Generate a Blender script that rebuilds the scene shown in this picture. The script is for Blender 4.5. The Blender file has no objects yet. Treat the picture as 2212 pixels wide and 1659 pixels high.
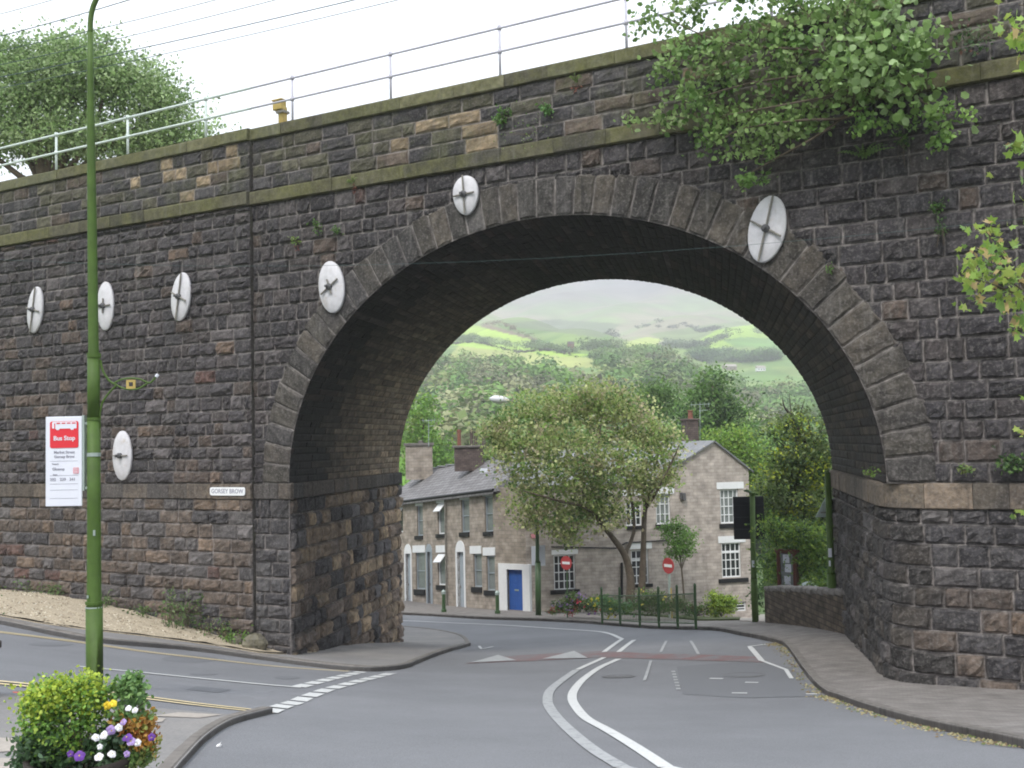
import bpy, math, random
import numpy as np
from mathutils import Vector, Matrix, geometry
R_ = np.random.RandomState(7); random.seed(7)
C = bpy.context.scene.collection
rad = math.radians
# ---------------------------------------------------------------- camera, world, sun, exposure
F = 2400.0; ROLL = rad(1.2); PITCH = math.atan(129.5 / F)      # pixels of a 2212 px wide picture
cam = bpy.data.cameras.new('camera'); cam_o = bpy.data.objects.new('camera', cam); C.objects.link(cam_o)
cam.sensor_width = 36; cam.lens = 36 * F / 2212; cam.clip_start = .1; cam.clip_end = 9000
cam_o.matrix_world = (Matrix.Rotation(math.pi / 2 + PITCH, 4, 'X') @ Matrix.Rotation(-ROLL, 4, 'Z'))
bpy.context.scene.camera = cam_o
SC = bpy.context.scene
SC.cycles.filter_width = 1.9
SC.view_settings.view_transform = 'Standard'; SC.view_settings.look = 'None'
SC.view_settings.exposure = 1.22; SC.view_settings.gamma = 1
W = bpy.data.worlds.new('World'); SC.world = W; W.use_nodes = True
nt = W.node_tree; nt.nodes.clear()
SUN_EL, SUN_AZ = rad(52), rad(205)                              # azimuth clockwise from +Y (behind the camera, left)
sky = nt.nodes.new('ShaderNodeTexSky'); sky.sky_type = 'NISHITA'; sky.sun_disc = False
sky.sun_elevation = SUN_EL; sky.sun_rotation = SUN_AZ; sky.air_density = 1.0; sky.dust_density = 2.5
mx = nt.nodes.new('ShaderNodeMix'); mx.data_type = 'RGBA'; mx.inputs[0].default_value = .86
mx.inputs[7].default_value = (11.0, 11.6, 12.4, 1)
bgn = nt.nodes.new('ShaderNodeBackground'); bgn.inputs[1].default_value = .1
wo = nt.nodes.new('ShaderNodeOutputWorld')
nt.links.new(sky.outputs[0], mx.inputs[6]); nt.links.new(mx.outputs[2], bgn.inputs[0]); nt.links.new(bgn.outputs[0], wo.inputs[0])
sl = bpy.data.lights.new('sun', 'SUN'); sl.energy = 1.5; sl.angle = rad(11); sl.color = (1, .95, .87)
so = bpy.data.objects.new('sun', sl); C.objects.link(so)
sd = Vector((math.sin(SUN_AZ) * math.cos(SUN_EL), math.cos(SUN_AZ) * math.cos(SUN_EL), math.sin(SUN_EL)))
so.rotation_euler = sd.to_track_quat('Z', 'Y').to_euler()

# ---------------------------------------------------------------- measuring helpers (photo pixel -> real place)
def _cam():
    cp, sp = math.cos(PITCH), math.sin(PITCH)
    f = np.array([0, cp, sp]); r = np.array([1., 0, 0]); u = np.cross(r, f); c, s = math.cos(ROLL), math.sin(ROLL)
    return c * r - s * u, c * u + s * r, f
CR, CU, CF = _cam()
def ray(x, y):
    v = CF + CR * (x - 1106) / F - CU * (y - 829.5) / F
    return v / v[1]
def at(x, y, Y): return ray(x, y) * Y
def px(n, Y): return n * Y / F

# ---------------------------------------------------------------- materials
def mat(name, col, rough=.85, var=.25, scale=3., bump=.0, bscale=40., attr=False, metal=0., var2=None, tr=0., spec=.3, detail=6, fine=0, streak=0):
    m = bpy.data.materials.new(name); m.use_nodes = True; n = m.node_tree; L = n.links
    b = n.nodes['Principled BSDF']; b.inputs['Roughness'].default_value = rough; b.inputs['Metallic'].default_value = metal
    b.inputs['Specular IOR Level'].default_value = spec
    tc = n.nodes.new('ShaderNodeTexCoord')
    no = n.nodes.new('ShaderNodeTexNoise'); no.inputs['Scale'].default_value = scale; no.inputs['Detail'].default_value = detail
    no.inputs['Roughness'].default_value = .65
    L.new(tc.outputs['Object'], no.inputs['Vector'])
    mr = n.nodes.new('ShaderNodeMapRange'); mr.inputs[1].default_value = .3; mr.inputs[2].default_value = .7
    mr.inputs[3].default_value = 1 - var; mr.inputs[4].default_value = 1 + var
    L.new(no.outputs[0], mr.inputs[0])
    mu = n.nodes.new('ShaderNodeMix'); mu.data_type = 'RGBA'; mu.blend_type = 'MULTIPLY'; mu.inputs[0].default_value = 1
    if attr:
        a = n.nodes.new('ShaderNodeAttribute'); a.attribute_name = 'Col'; src = a.outputs['Color']
    else:
        a = n.nodes.new('ShaderNodeRGB'); a.outputs[0].default_value = (*col, 1); src = a.outputs[0]
    if var2:                                                   # (colour, scale, lo, hi) : patches of another colour
        n2 = n.nodes.new('ShaderNodeTexNoise'); n2.inputs['Scale'].default_value = var2[1]; n2.inputs['Detail'].default_value = 8
        n2.inputs['Roughness'].default_value = .7
        L.new(tc.outputs['Object'], n2.inputs['Vector'])
        r2 = n.nodes.new('ShaderNodeMapRange'); r2.inputs[1].default_value = var2[2]; r2.inputs[2].default_value = var2[3]
        L.new(n2.outputs[0], r2.inputs[0])
        m2 = n.nodes.new('ShaderNodeMix'); m2.data_type = 'RGBA'; m2.inputs[7].default_value = (*var2[0], 1)
        L.new(r2.outputs[0], m2.inputs[0]); L.new(src, m2.inputs[6]); src = m2.outputs[2]
    L.new(src, mu.inputs[6]); L.new(mr.outputs[0], mu.inputs[7]); L.new(mu.outputs[2], b.inputs['Base Color'])
    if fine:                                                   # small pale lichen and grain
        nf = n.nodes.new('ShaderNodeTexNoise'); nf.inputs['Scale'].default_value = 21.; nf.inputs['Detail'].default_value = 4
        L.new(tc.outputs['Object'], nf.inputs['Vector'])
        rf_ = n.nodes.new('ShaderNodeMapRange'); rf_.inputs[1].default_value = .5; rf_.inputs[2].default_value = .8; rf_.inputs[4].default_value = fine
        L.new(nf.outputs[0], rf_.inputs[0])
        mf = n.nodes.new('ShaderNodeMix'); mf.data_type = 'RGBA'; mf.inputs[7].default_value = (.2, .185, .175, 1)
        L.new(rf_.outputs[0], mf.inputs[0]); L.new(mu.outputs[2], mf.inputs[6]); L.new(mf.outputs[2], b.inputs['Base Color'])
    if streak:                                                 # lime and damp running down the face
        mp = n.nodes.new('ShaderNodeMapping'); mp.inputs['Scale'].default_value = (2.6, 2.6, .22); L.new(tc.outputs['Object'], mp.inputs[0])
        ns = n.nodes.new('ShaderNodeTexNoise'); ns.inputs['Scale'].default_value = 1.6; ns.inputs['Detail'].default_value = 7; ns.inputs['Roughness'].default_value = .7
        L.new(mp.outputs[0], ns.inputs['Vector']); prev = b.inputs['Base Color'].links[0].from_socket
        for lo, hi, cc, am in ((.56, .74, (.2, .19, .18, 1), streak), (.44, .28, (.018, .017, .018, 1), streak * 1.3)):
            rs_ = n.nodes.new('ShaderNodeMapRange'); rs_.inputs[1].default_value = lo; rs_.inputs[2].default_value = hi; rs_.inputs[4].default_value = am; L.new(ns.outputs[0], rs_.inputs[0])
            mk = n.nodes.new('ShaderNodeMix'); mk.data_type = 'RGBA'; mk.inputs[7].default_value = cc
            L.new(rs_.outputs[0], mk.inputs[0]); L.new(prev, mk.inputs[6]); prev = mk.outputs[2]
        L.new(prev, b.inputs['Base Color'])
    if bump:
        nb = n.nodes.new('ShaderNodeTexNoise'); nb.inputs['Scale'].default_value = bscale; nb.inputs['Detail'].default_value = 5
        L.new(tc.outputs['Object'], nb.inputs['Vector'])
        bp = n.nodes.new('ShaderNodeBump'); bp.inputs['Strength'].default_value = bump; bp.inputs['Distance'].default_value = .02
        L.new(nb.outputs[0], bp.inputs['Height']); L.new(bp.outputs[0], b.inputs['Normal'])
    if tr:
        t = n.nodes.new('ShaderNodeBsdfTranslucent'); L.new(mu.outputs[2], t.inputs[0])
        ms = n.nodes.new('ShaderNodeMixShader'); ms.inputs[0].default_value = tr
        L.new(b.outputs[0], ms.inputs[1]); L.new(t.outputs[0], ms.inputs[2])
        L.new(ms.outputs[0], n.nodes['Material Output'].inputs['Surface'])
    return m
def brickmat(name, c1, c2, mortar, bw, bh, ms=.012, rough=.9, mode='UV', bump=.4, var=.3, off=.5):
    m = bpy.data.materials.new(name); m.use_nodes = True; n = m.node_tree; L = n.links
    b = n.nodes['Principled BSDF']; b.inputs['Roughness'].default_value = rough; b.inputs['Specular IOR Level'].default_value = .25
    tc = n.nodes.new('ShaderNodeTexCoord')
    br = n.nodes.new('ShaderNodeTexBrick'); br.inputs['Scale'].default_value = 1; br.offset = off
    br.inputs['Brick Width'].default_value = bw; br.inputs['Row Height'].default_value = bh; br.inputs['Mortar Size'].default_value = ms
    br.inputs['Mortar Smooth'].default_value = .4
    br.inputs['Color1'].default_value = (*c1, 1); br.inputs['Color2'].default_value = (*c2, 1); br.inputs['Mortar'].default_value = (*mortar, 1)
    nd = n.nodes.new('ShaderNodeTexNoise'); nd.inputs['Scale'].default_value = 2.5; nd.inputs['Detail'].default_value = 6
    L.new(tc.outputs[mode], nd.inputs['Vector'])
    vm = n.nodes.new('ShaderNodeVectorMath'); vm.operation = 'MULTIPLY_ADD'; vm.inputs[1].default_value = (.04, .04, .04)
    L.new(nd.outputs['Color'], vm.inputs[0]); L.new(tc.outputs[mode], vm.inputs[2]); L.new(vm.outputs[0], br.inputs['Vector'])
    mr = n.nodes.new('ShaderNodeMapRange'); mr.inputs[1].default_value = .3; mr.inputs[2].default_value = .7
    mr.inputs[3].default_value = 1 - var; mr.inputs[4].default_value = 1 + var; L.new(nd.outputs[0], mr.inputs[0])
    mu = n.nodes.new('ShaderNodeMix'); mu.data_type = 'RGBA'; mu.blend_type = 'MULTIPLY'; mu.inputs[0].default_value = 1
    L.new(br.outputs[0], mu.inputs[6]); L.new(mr.outputs[0], mu.inputs[7]); L.new(mu.outputs[2], b.inputs['Base Color'])
    bp = n.nodes.new('ShaderNodeBump'); bp.inputs['Strength'].default_value = bump; bp.inputs['Distance'].default_value = .01; bp.invert = True
    L.new(br.outputs['Fac'], bp.inputs['Height']); L.new(bp.outputs[0], b.inputs['Normal'])
    return m
def glassmat(name, col, rough=.08):
    m = mat(name, col, rough, .3, 2., spec=.6); return m
M = {}
M['stone'] = mat('gritstone_blocks', (0,)*3, .92, .45, 9., .8, 22., attr=True, var2=((.04,.038,.041), .7, .46, .78), fine=.6, streak=.5)
M['stone_moss'] = mat('mossy_band_stone', (0,)*3, .92, .4, 7., .5, 25., attr=True, var2=((.075,.078,.04), 1.1, .5, .78), fine=.5, streak=.35)
M['stone_cope'] = mat('mossy_coping_stone', (0,)*3, .92, .35, 7., .4, 25., attr=True, var2=((.1,.1,.035), .8, .42, .68), fine=.3, streak=.35)
M['soffit'] = mat('sooty_arch_stone', (0,)*3, .8, .5, 4., .5, 20., attr=True, fine=.12, streak=.22)
M['iron_white'] = mat('white_painted_iron', (.54,.53,.56), .6, .12, 6., var2=((.4,.34,.28), 3.5, .56, .78), streak=.12)
M['iron_dark'] = mat('grey_iron_bar', (.09,.09,.095), .6, .2, 10.)
M['iron_mid'] = mat('weathered_iron', (.2,.19,.17), .7, .3, 10.)
M['asphalt'] = mat('worn_asphalt', (.155,.16,.173), .85, .26, 75., .4, 160., var2=((.19,.195,.21), .22, .4, .65), detail=3, fine=.15)
M['polished'] = mat('polished_asphalt', (.168,.173,.187), .8, .2, 60., .2, 160., detail=3, fine=.15)
M['patch'] = mat('newer_asphalt_patch', (.14,.145,.157), .85, .12, 50., .2, 150.)
M['pave'] = brickmat('pavement_setts', (.17,.155,.145), (.21,.195,.185), (.12,.115,.11), .2, .1, .006, mode='Object', bump=.2, var=.2)
M['tarpave'] = mat('tarmac_pavement', (.19,.185,.185), .88, .14, 30., .2, 120., var2=((.24,.23,.22), .6, .45, .65))
M['palepave'] = mat('pale_flagstone', (.33,.3,.27), .88, .12, 12., .1, 60.)
M['kerb'] = mat('kerb_gritstone', (.15,.138,.128), .85, .3, 5., .2, 40.)
M['white_line'] = mat('white_road_paint', (.52,.53,.53), .7, .12, 25., .1, 90., var2=((.33,.34,.35), 6., .55, .75))
M['worn_line'] = mat('worn_white_road_paint', (.33,.34,.35), .75, .12, 25., var2=((.17,.18,.19), 7., .5, .72))
M['yellow_line'] = mat('yellow_road_paint', (.6,.5,.3), .75, .12, 25., var2=((.4,.35,.25), 5., .6, .8))
M['red_line'] = mat('red_surface_dressing', (.17,.1,.1), .8, .2, 20., var2=((.15,.15,.16), 2., .42, .62))
M['pinkmark'] = mat('pink_utility_paint', (.6,.14,.1), .8, .2, 20.)
M['gravel'] = mat('tan_gravel', (.42,.36,.27), .95, .35, 30., .9, 45., var2=((.25,.21,.155), 9., .52, .7))
M['soil'] = mat('soil_and_grass', (.06,.075,.03), .95, .35, 2., .3, 20.)
M['grassm'] = mat('verge_grass', (0,)*3, .9, .2, 3., attr=True, tr=.25)
M['hill'] = mat('hill_pasture', (0,)*3, .95, .3, .02, attr=True, detail=12)
M['leaf'] = mat('leaves', (0,)*3, .5, .12, 2., attr=True, tr=.42, spec=.45)
M['farleaf'] = mat('far_foliage', (0,)*3, .8, .15, .3, attr=True, tr=.25, spec=.1)
M['bark'] = mat('bark', (.1,.08,.06), .9, .3, 6., .4, 30.)
M['barkd'] = mat('dark_bark', (.055,.045,.04), .9, .3, 6., .4, 30.)
M['green'] = mat('green_gloss_paint', (.052,.1,.014), .6, .2, 5., spec=.35, streak=.1)
M['dgreen'] = mat('dark_green_paint', (.04,.09,.03), .45, .12, 3., spec=.5)
M['white'] = mat('white_paint', (.72,.73,.75), .5, .05, 4.)
M['signwhite'] = mat('white_sign_face', (.66,.68,.76), .35, .03, 4., spec=.5)
M['galv'] = mat('galvanised_steel', (.34,.4,.38), .45, .15, 5., metal=.35)
M['railgrey'] = mat('grey_painted_rail', (.46,.45,.53), .55, .1, 5.)
M['railwhite'] = mat('white_painted_rail', (.55,.62,.6), .5, .1, 5.)
M['red'] = mat('red_sign_face', (.62,.035,.05), .4, .04, 4.)
M['dullred'] = mat('faded_red_sign', (.38,.05,.055), .5, .06, 4.)
M['palered'] = mat('pale_red_print', (.68,.28,.32), .5, .05, 4.)
M['greytext'] = mat('grey_print', (.27,.27,.33), .6, .05, 4.)
M['black'] = mat('black_sign_back', (.008,.009,.014), .6, .2, 3.)
M['rail_yel'] = mat('faded_yellow_paint', (.4,.3,.1), .6, .25, 6.)
M['housestone'] = brickmat('coursed_house_stone', (.28,.24,.2), (.34,.295,.255), (.22,.195,.17), .33, .17, .012, var=.3)
M['housestone2'] = brickmat('pinkish_house_stone', (.36,.315,.285), (.44,.39,.355), (.3,.265,.245), .36, .15, .012, var=.28)
M['chimbrick'] = brickmat('chimney_brick', (.085,.065,.06), (.13,.1,.09), (.06,.05,.05), .22, .1, .01)
M['slate'] = brickmat('stone_slates', (.15,.145,.15), (.2,.195,.2), (.06,.058,.06), .4, .26, .02, bump=.8, rough=.75, var=.2)
M['slate2'] = brickmat('smooth_slates', (.165,.17,.18), (.2,.205,.215), (.12,.12,.125), .3, .2, .006, rough=.6, var=.15)
M['bluedoor'] = mat('blue_door_paint', (.03,.1,.36), .4, .06, 3., spec=.5)
M['greydoor'] = mat('pale_grey_door', (.3,.34,.38), .5, .08, 3.)
M['sill'] = mat('black_sill_paint', (.012,.012,.014), .6, .1, 3.)
M['glass'] = glassmat('window_glass', (.025,.028,.035))
M['netglass'] = glassmat('curtained_glass', (.19,.21,.21), .2)
M['terracotta'] = mat('terracotta', (.2,.085,.06), .8, .2, 8.)
M['gut'] = mat('black_gutter', (.01,.01,.012), .5, .1, 5.)
M['wood'] = mat('brown_board', (.1,.035,.025), .6, .2, 6.)
M['tub'] = mat('dark_tub', (.03,.025,.022), .8, .3, 6., .2, 20.)
M['wire'] = mat('overhead_wire', (.04,.075,.075), .5, .1, 5.)
M['lampwhite'] = mat('pale_lamp_casing', (.62,.64,.68), .4, .03, 5.)
M['petal'] = mat('petals', (0,)*3, .6, .06, 5., attr=True, tr=.2)
M['wallstone'] = brickmat('garden_wall_stone', (.07,.055,.045), (.12,.095,.07), (.045,.037,.03), .35, .14, .02, bump=1., var=.5)

# ---------------------------------------------------------------- object helpers
def tag(o, label=None, cat=None, group=None, kind=None):
    if label: o['label'] = label
    if cat: o['category'] = cat
    if group: o['group'] = group
    if kind: o['kind'] = kind
    return o
def root(name, loc, label, cat, group=None):
    o = bpy.data.objects.new(name, None); C.objects.link(o); o.location = [float(v) for v in loc]; o.empty_display_size = .2
    tag(o, label, cat, group); o['_o'] = 1; del o['_o']
    return o
class B:
    """collects geometry in world coordinates, links it as ONE mesh object (optionally under a parent empty)"""
    def __init__(s): s.v = []; s.f = []; s.c = []; s.uv = []; s.n = 0
    def add(s, V, Fc, col=None, uv=None):
        V = np.asarray(V, float); n = s.n; s.v.append(V)
        s.f.extend([tuple(i + n for i in f) for f in Fc]); s.n += len(V)
        if col is not None:
            c = np.asarray(col, float)
            if c.ndim == 1: c = np.tile(c, (len(V), 1))
            s.c.append(c)
        if uv is not None: s.uv.append(np.asarray(uv, float))
    def box(s, c, size, ax=None, bev=0):
        ax = np.eye(3) if ax is None else np.asarray(ax, float)
        h = np.asarray(size, float) / 2
        if bev <= 0:
            P = [[sx, sy, sz] for sx in (-1, 1) for sy in (-1, 1) for sz in (-1, 1)]
            V = np.array(P) * h @ ax + np.asarray(c)
            s.add(V, [(0,1,3,2),(4,6,7,5),(0,4,5,1),(2,3,7,6),(0,2,6,4),(1,5,7,3)])
        else:
            V = []; idx = {}
            for sx in (-1, 1):
                for sy in (-1, 1):
                    for sz in (-1, 1):
                        for k in range(3):
                            q = np.array([sx, sy, sz], float) * h
                            for j in range(3):
                                if j != k: q[j] -= bev * (sx, sy, sz)[j]
                            idx[(sx, sy, sz, k)] = len(V); V.append(q)
            Fc = []
            for k in range(3):
                a, b2 = [(1, 2), (2, 0), (0, 1)][k]
                for sg in (-1, 1):
                    q = []
                    for (p, r) in ((-1,-1),(1,-1),(1,1),(-1,1)):
                        t = [0,0,0]; t[k] = sg; t[a] = p; t[b2] = r; q.append(idx[(*t, k)])
                    Fc.append(tuple(q if sg > 0 else q[::-1]))
            for k in range(3):                                  # bevel strips along axis k
                a, b2 = [(1, 2), (2, 0), (0, 1)][k]
                for p in (-1, 1):
                    for r in (-1, 1):
                        def ix(sg, kk):
                            t = [0,0,0]; t[k] = sg; t[a] = p; t[b2] = r; return idx[(*t, kk)]
                        q = [ix(-1, a), ix(1, a), ix(1, b2), ix(-1, b2)]
                        Fc.append(tuple(q if p * r < 0 else q[::-1]))
            for sx in (-1, 1):
                for sy in (-1, 1):
                    for sz in (-1, 1):
                        q = [idx[(sx, sy, sz, k)] for k in range(3)]
                        Fc.append(tuple(q if sx * sy * sz > 0 else q[::-1]))
            s.add(np.array(V) @ ax + np.asarray(c), Fc)
    def tube(s, pts, r, seg=8, cap=True, col=None):
        P = np.array([np.asarray(p, float) for p in pts]); n = len(P)
        r = np.full(n, r, float) if np.isscalar(r) else np.asarray(r, float)
        T = np.gradient(P, axis=0); T /= np.maximum(np.linalg.norm(T, axis=1)[:, None], 1e-9)
        ref = np.array([0, 0, 1.]) if abs(T[0][2]) < .9 else np.array([1., 0, 0])
        V = []
        for i in range(n):
            a = np.cross(T[i], ref); a /= max(np.linalg.norm(a), 1e-9); b = np.cross(T[i], a); ref = -b if False else ref
            for k in range(seg):
                t = 2 * math.pi * k / seg; V.append(P[i] + r[i] * (math.cos(t) * a + math.sin(t) * b))
        Fc = [(i*seg+k, i*seg+(k+1) % seg, (i+1)*seg+(k+1) % seg, (i+1)*seg+k) for i in range(n-1) for k in range(seg)]
        if cap: Fc += [tuple(range(seg))[::-1], tuple((n-1)*seg + k for k in range(seg))]
        s.add(V, Fc, col)
    def prism(s, poly, O, ax, depth, off=0.):
        """poly: 2D outline in (ax0, ax2); extruded along ax1 from off to off+depth"""
        n = len(poly); O = np.asarray(O, float); V = []
        for d in (off, off + depth):
            for (a, b) in poly: V.append(O + a*ax[0] + d*ax[1] + b*ax[2])
        Fc = [tuple(range(n)), tuple(range(n, 2*n))[::-1]] + [(i, i+n, (i+1) % n + n, (i+1) % n) for i in range(n)]
        s.add(V, Fc)
    def build(s, name, m, parent=None, smooth=False, label=None, cat=None, group=None, kind=None, fix=True):
        V = np.concatenate(s.v) if s.v else np.zeros((0, 3))
        org = np.array(parent.location) if parent is not None and parent.parent is None else None
        if parent is not None:
            wl = np.array(parent.get('_w', list(parent.location)), float)
        elif kind == 'structure' or s.n == 0: wl = np.zeros(3)
        else: wl = np.array([V[:, 0].mean(), V[:, 1].mean(), V[:, 2].min()])
        me = bpy.data.meshes.new(name); me.from_pydata((V - wl).tolist(), [], s.f); me.update()
        if s.c:
            a = me.color_attributes.new('Col', 'FLOAT_COLOR', 'POINT'); cc = np.concatenate(s.c)
            buf = np.ones((len(cc), 4), np.float32); buf[:, :3] = cc; a.data.foreach_set('color', buf.ravel())
        if s.uv:
            u = np.concatenate(s.uv); uvl = me.uv_layers.new(name='UVMap'); li = np.zeros(len(me.loops), np.int32)
            me.loops.foreach_get('vertex_index', li); uvl.data.foreach_set('uv', u[li].astype(np.float32).ravel())
        me.materials.append(m)
        if smooth: me.polygons.foreach_set('use_smooth', np.ones(len(me.polygons), bool))
        o = bpy.data.objects.new(name, me); C.objects.link(o)
        if parent is not None: o.parent = parent
        else: o.location = [float(x) for x in wl]
        if parent is not None and parent.parent is None and parent.type == 'EMPTY': pass
        WL[o.name] = wl
        tag(o, label, cat, group, kind)
        return o
WL = {}
def sub(b, name, m, part, smooth=False, label=None):             # sub-part of a mesh part: shares the part's origin
    o = b.build(name, m, None, smooth); wl = WL[o.name]; pw = WL[part.name]
    o.parent = part; o.location = [float(x) for x in (wl - pw)]
    if label: o['label'] = label
    return o
def frame(d):                                                    # axes of an upright board: right, into, up
    d = np.array([d[0], d[1], 0.]); d /= np.linalg.norm(d)
    return np.array([d, [-d[1], d[0], 0.], [0, 0, 1.]])
def smooth01(x): x = np.clip(x, 0, 1); return x * x * (3 - 2 * x)

# ---------------------------------------------------------------- the lie of the land
CP = np.array([(0,0,-1.6),(0,8,-2.72),(3,0,-1.6),(-3,0,-1.55),(5,11,-3.1),(6.6,19.3,-4.32),(8.6,18.2,-4.27),(0,19,-4.2),(-5,26.1,-4.95),(-3.5,35.1,-6.22),
    (7.7,26,-4.7),(8.1,28,-4.85),(-14.6,31.7,-4.0),(-12.8,30.6,-3.95),(-5.3,14,-2.9),(-.2,51,-7.63),(-6.2,60.8,-8.4),(9,52,-8.35),(0,44,-7.0),
    (-11,24,-3.58),(-6.5,14,-2.73),(-20,24,-2.6),(15,45,-7.4),(-3,16,-3.65),(-4,8,-2.5),(7.5,34,-5.62),(5.9,37,-6.15),(0,26,-5.1),(4,26,-4.95),
    (16,15,-4.0),(-9,30,-4.5),(14,30,-5.0),(-10,45,-7.2)], float)
def _U(r): return np.where(r > 1e-9, r * r * np.log(np.maximum(r, 1e-9)), 0)
_s = 10.
_K = _U(np.hypot(CP[:, None, 0]-CP[None, :, 0], CP[:, None, 1]-CP[None, :, 1]) / _s) + np.eye(len(CP)) * .02
_P = np.c_[np.ones(len(CP)), CP[:, :2] / _s]
_A = np.block([[_K, _P], [_P.T, np.zeros((3, 3))]])
_w = np.linalg.solve(_A, np.r_[CP[:, 2], 0, 0, 0])
def g_near(X, Y):
    X = np.asarray(X, float); Y = np.asarray(Y, float); X = np.clip(X, -24, 20); Yc = np.clip(Y, -6, 66)
    z = _w[-3] + _w[-2] * X / _s + _w[-1] * Yc / _s
    for i in range(len(CP)): z = z + _w[i] * _U(np.hypot(X - CP[i, 0], Yc - CP[i, 1]) / _s)
    return z
FR = [0,60,120,200,300,400,500,600,800,900,1200,1600,2200,2800,3300,4200]
FZ = [-2,-9,-13,-9,3,15,27,38,66,82,125,195,330,450,485,500]
def g_far(X, Y):
    r = np.hypot(X, Y); az = np.arctan2(X, np.maximum(Y, 1e-6))
    z = np.interp(r, FR, FZ); k = smooth01((r - 250) / 600)
    z = z + k * (r * .012 * np.sin(az * 9 + r / 420.) + r * .006 * np.sin(az * 31 + r / 160. + 1) + r * .003 * np.sin(az * 71 - r / 90.))
    return z - 12 * smooth01((r-150)/200) * smooth01((az - .12) / .12) * (1 - smooth01((r-700)/500))
def g(X, Y):
    X = np.asarray(X, float); Y = np.asarray(Y, float)
    r = np.hypot(X * .8, Y); w = smooth01((r - 58) / 40)
    return g_near(X, Y) * (1 - w) + g_far(X, Y) * w
def ground(x, y, off=0., Y0=3., Y1=64.):
    Ys = np.linspace(Y0, Y1, 700); r = ray(x, y)
    d = r[2] * Ys - (g(r[0] * Ys, Ys) + off)
    i = np.argmax(d < 0)
    if d[i] >= 0: return r * Ys[np.argmin(d)]
    if i == 0: return r * Y0
    t = d[i-1] / (d[i-1] - d[i]); return r * (Ys[i-1] + t * (Ys[i] - Ys[i-1]))
def far_ground(x, y):
    Ys = np.linspace(140, 4000, 4000); r = ray(x, y); d = r[2] * Ys - g(r[0] * Ys, Ys); i = np.argmax(d < 0)
    return r * Ys[i]
def gz(x, y): return float(g(x, y))

def densify(P, sp, closed=True):
    out = []; n = len(P)
    for i in range(n if closed else n - 1):
        a, b = np.array(P[i]), np.array(P[(i+1) % n]); k = max(1, int(np.hypot(*(b-a)[:2]) / sp))
        for j in range(k): out.append(a + (b-a) * j / k)
    if not closed: out.append(np.array(P[-1]))
    return out
def inpoly(x, y, P):
    c = np.zeros(np.shape(x), bool); n = len(P)
    for i in range(n):
        x1, y1 = P[i][:2]; x2, y2 = P[(i+1) % n][:2]
        if y1 == y2: continue
        c ^= ((y1 > y) != (y2 > y)) & (x < (x2-x1) * (y-y1) / (y2-y1) + x1)
    return c
def spline(P, n=8):
    P = [np.array(p, float) for p in P]; Q = [2*P[0]-P[1]] + P + [2*P[-1]-P[-2]]; out = []
    for i in range(1, len(Q)-2):
        for k in range(n):
            t = k / n; a, b, c, d = Q[i-1:i+3]
            out.append(.5*((2*b)+(-a+c)*t+(2*a-5*b+4*c-d)*t*t+(-a+3*b-3*c+d)*t**3))
    out.append(P[-1]); return out
def drape(bm, XY, off, sp=.6, skirt=0., amp=0.):
    XY = densify(XY, sp); A = np.array([p[:2] for p in XY])
    gx = np.arange(A[:, 0].min(), A[:, 0].max(), sp); gy = np.arange(A[:, 1].min(), A[:, 1].max(), sp)
    X, Y = np.meshgrid(gx, gy); X = X.ravel(); Y = Y.ravel(); k = inpoly(X, Y, A)
    pts = [Vector((a, b)) for a, b in A] + [Vector((a, b)) for a, b in zip(X[k], Y[k])]
    n = len(A)
    r = geometry.delaunay_2d_cdt(pts, [(i, (i+1) % n) for i in range(n)], [list(range(n))], 1, 1e-4)
    V = np.array([(v.x, v.y) for v in r[0]]); Z = g(V[:, 0], V[:, 1]) + off
    if amp: Z = Z + amp * R_.rand(len(Z))
    bm.add(np.c_[V, Z], [tuple(f) for f in r[2]])
    if skirt:
        Z2 = g(A[:, 0], A[:, 1]) + off
        V2 = np.r_[np.c_[A, Z2], np.c_[A, Z2 - skirt]]
        bm.add(V2, [(i, (i+1) % n, (i+1) % n + n, i + n) for i in range(n)])
def gp(P, off=0.): return [ground(x, y, off)[:2] for x, y in P]
def ribbon(bm, XY, w, off, sp=.35, dash=None, skip0=0.):
    P = np.array(densify(XY, sp, False)); 
    T = np.gradient(P, axis=0); T /= np.linalg.norm(T, axis=1)[:, None]; N = np.c_[-T[:, 1], T[:, 0]]
    L = P + N * w / 2; Rr = P - N * w / 2
    s = np.r_[0, np.cumsum(np.hypot(*(P[1:]-P[:-1]).T))]
    for i in range(len(P) - 1):
        if dash and ((s[i] + s[i+1]) / 2 - skip0) % (dash[0] + dash[1]) > dash[0]: continue
        q = np.array([L[i], L[i+1], Rr[i+1], Rr[i]]); bm.add(np.c_[q, g(q[:, 0], q[:, 1]) + off], [(0, 3, 2, 1)])
def kerb(bm, XY, side, h=.115, w=.14, sp=.4, base=-.1):
    """upstand with a rounded nose along XY; side=+1: the pavement lies to the left of travel"""
    P = np.array(densify(XY, sp, False)); T = np.gradient(P, axis=0); T /= np.linalg.norm(T, axis=1)[:, None]
    N = np.c_[-T[:, 1], T[:, 0]] * side
    prof = [(0, base), (0, h-.03), (.025, h), (w, h), (w, h-.05)]; V = []
    for i in range(len(P)):
        z = gz(*P[i])
        for (a, b) in prof: V.append((*(P[i] + N[i]*a), z + b))
    k = len(prof); Fc = [(i*k+j, (i+1)*k+j, (i+1)*k+j+1, i*k+j+1) for i in range(len(P)-1) for j in range(k-1)]
    bm.add(V, Fc)

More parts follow.
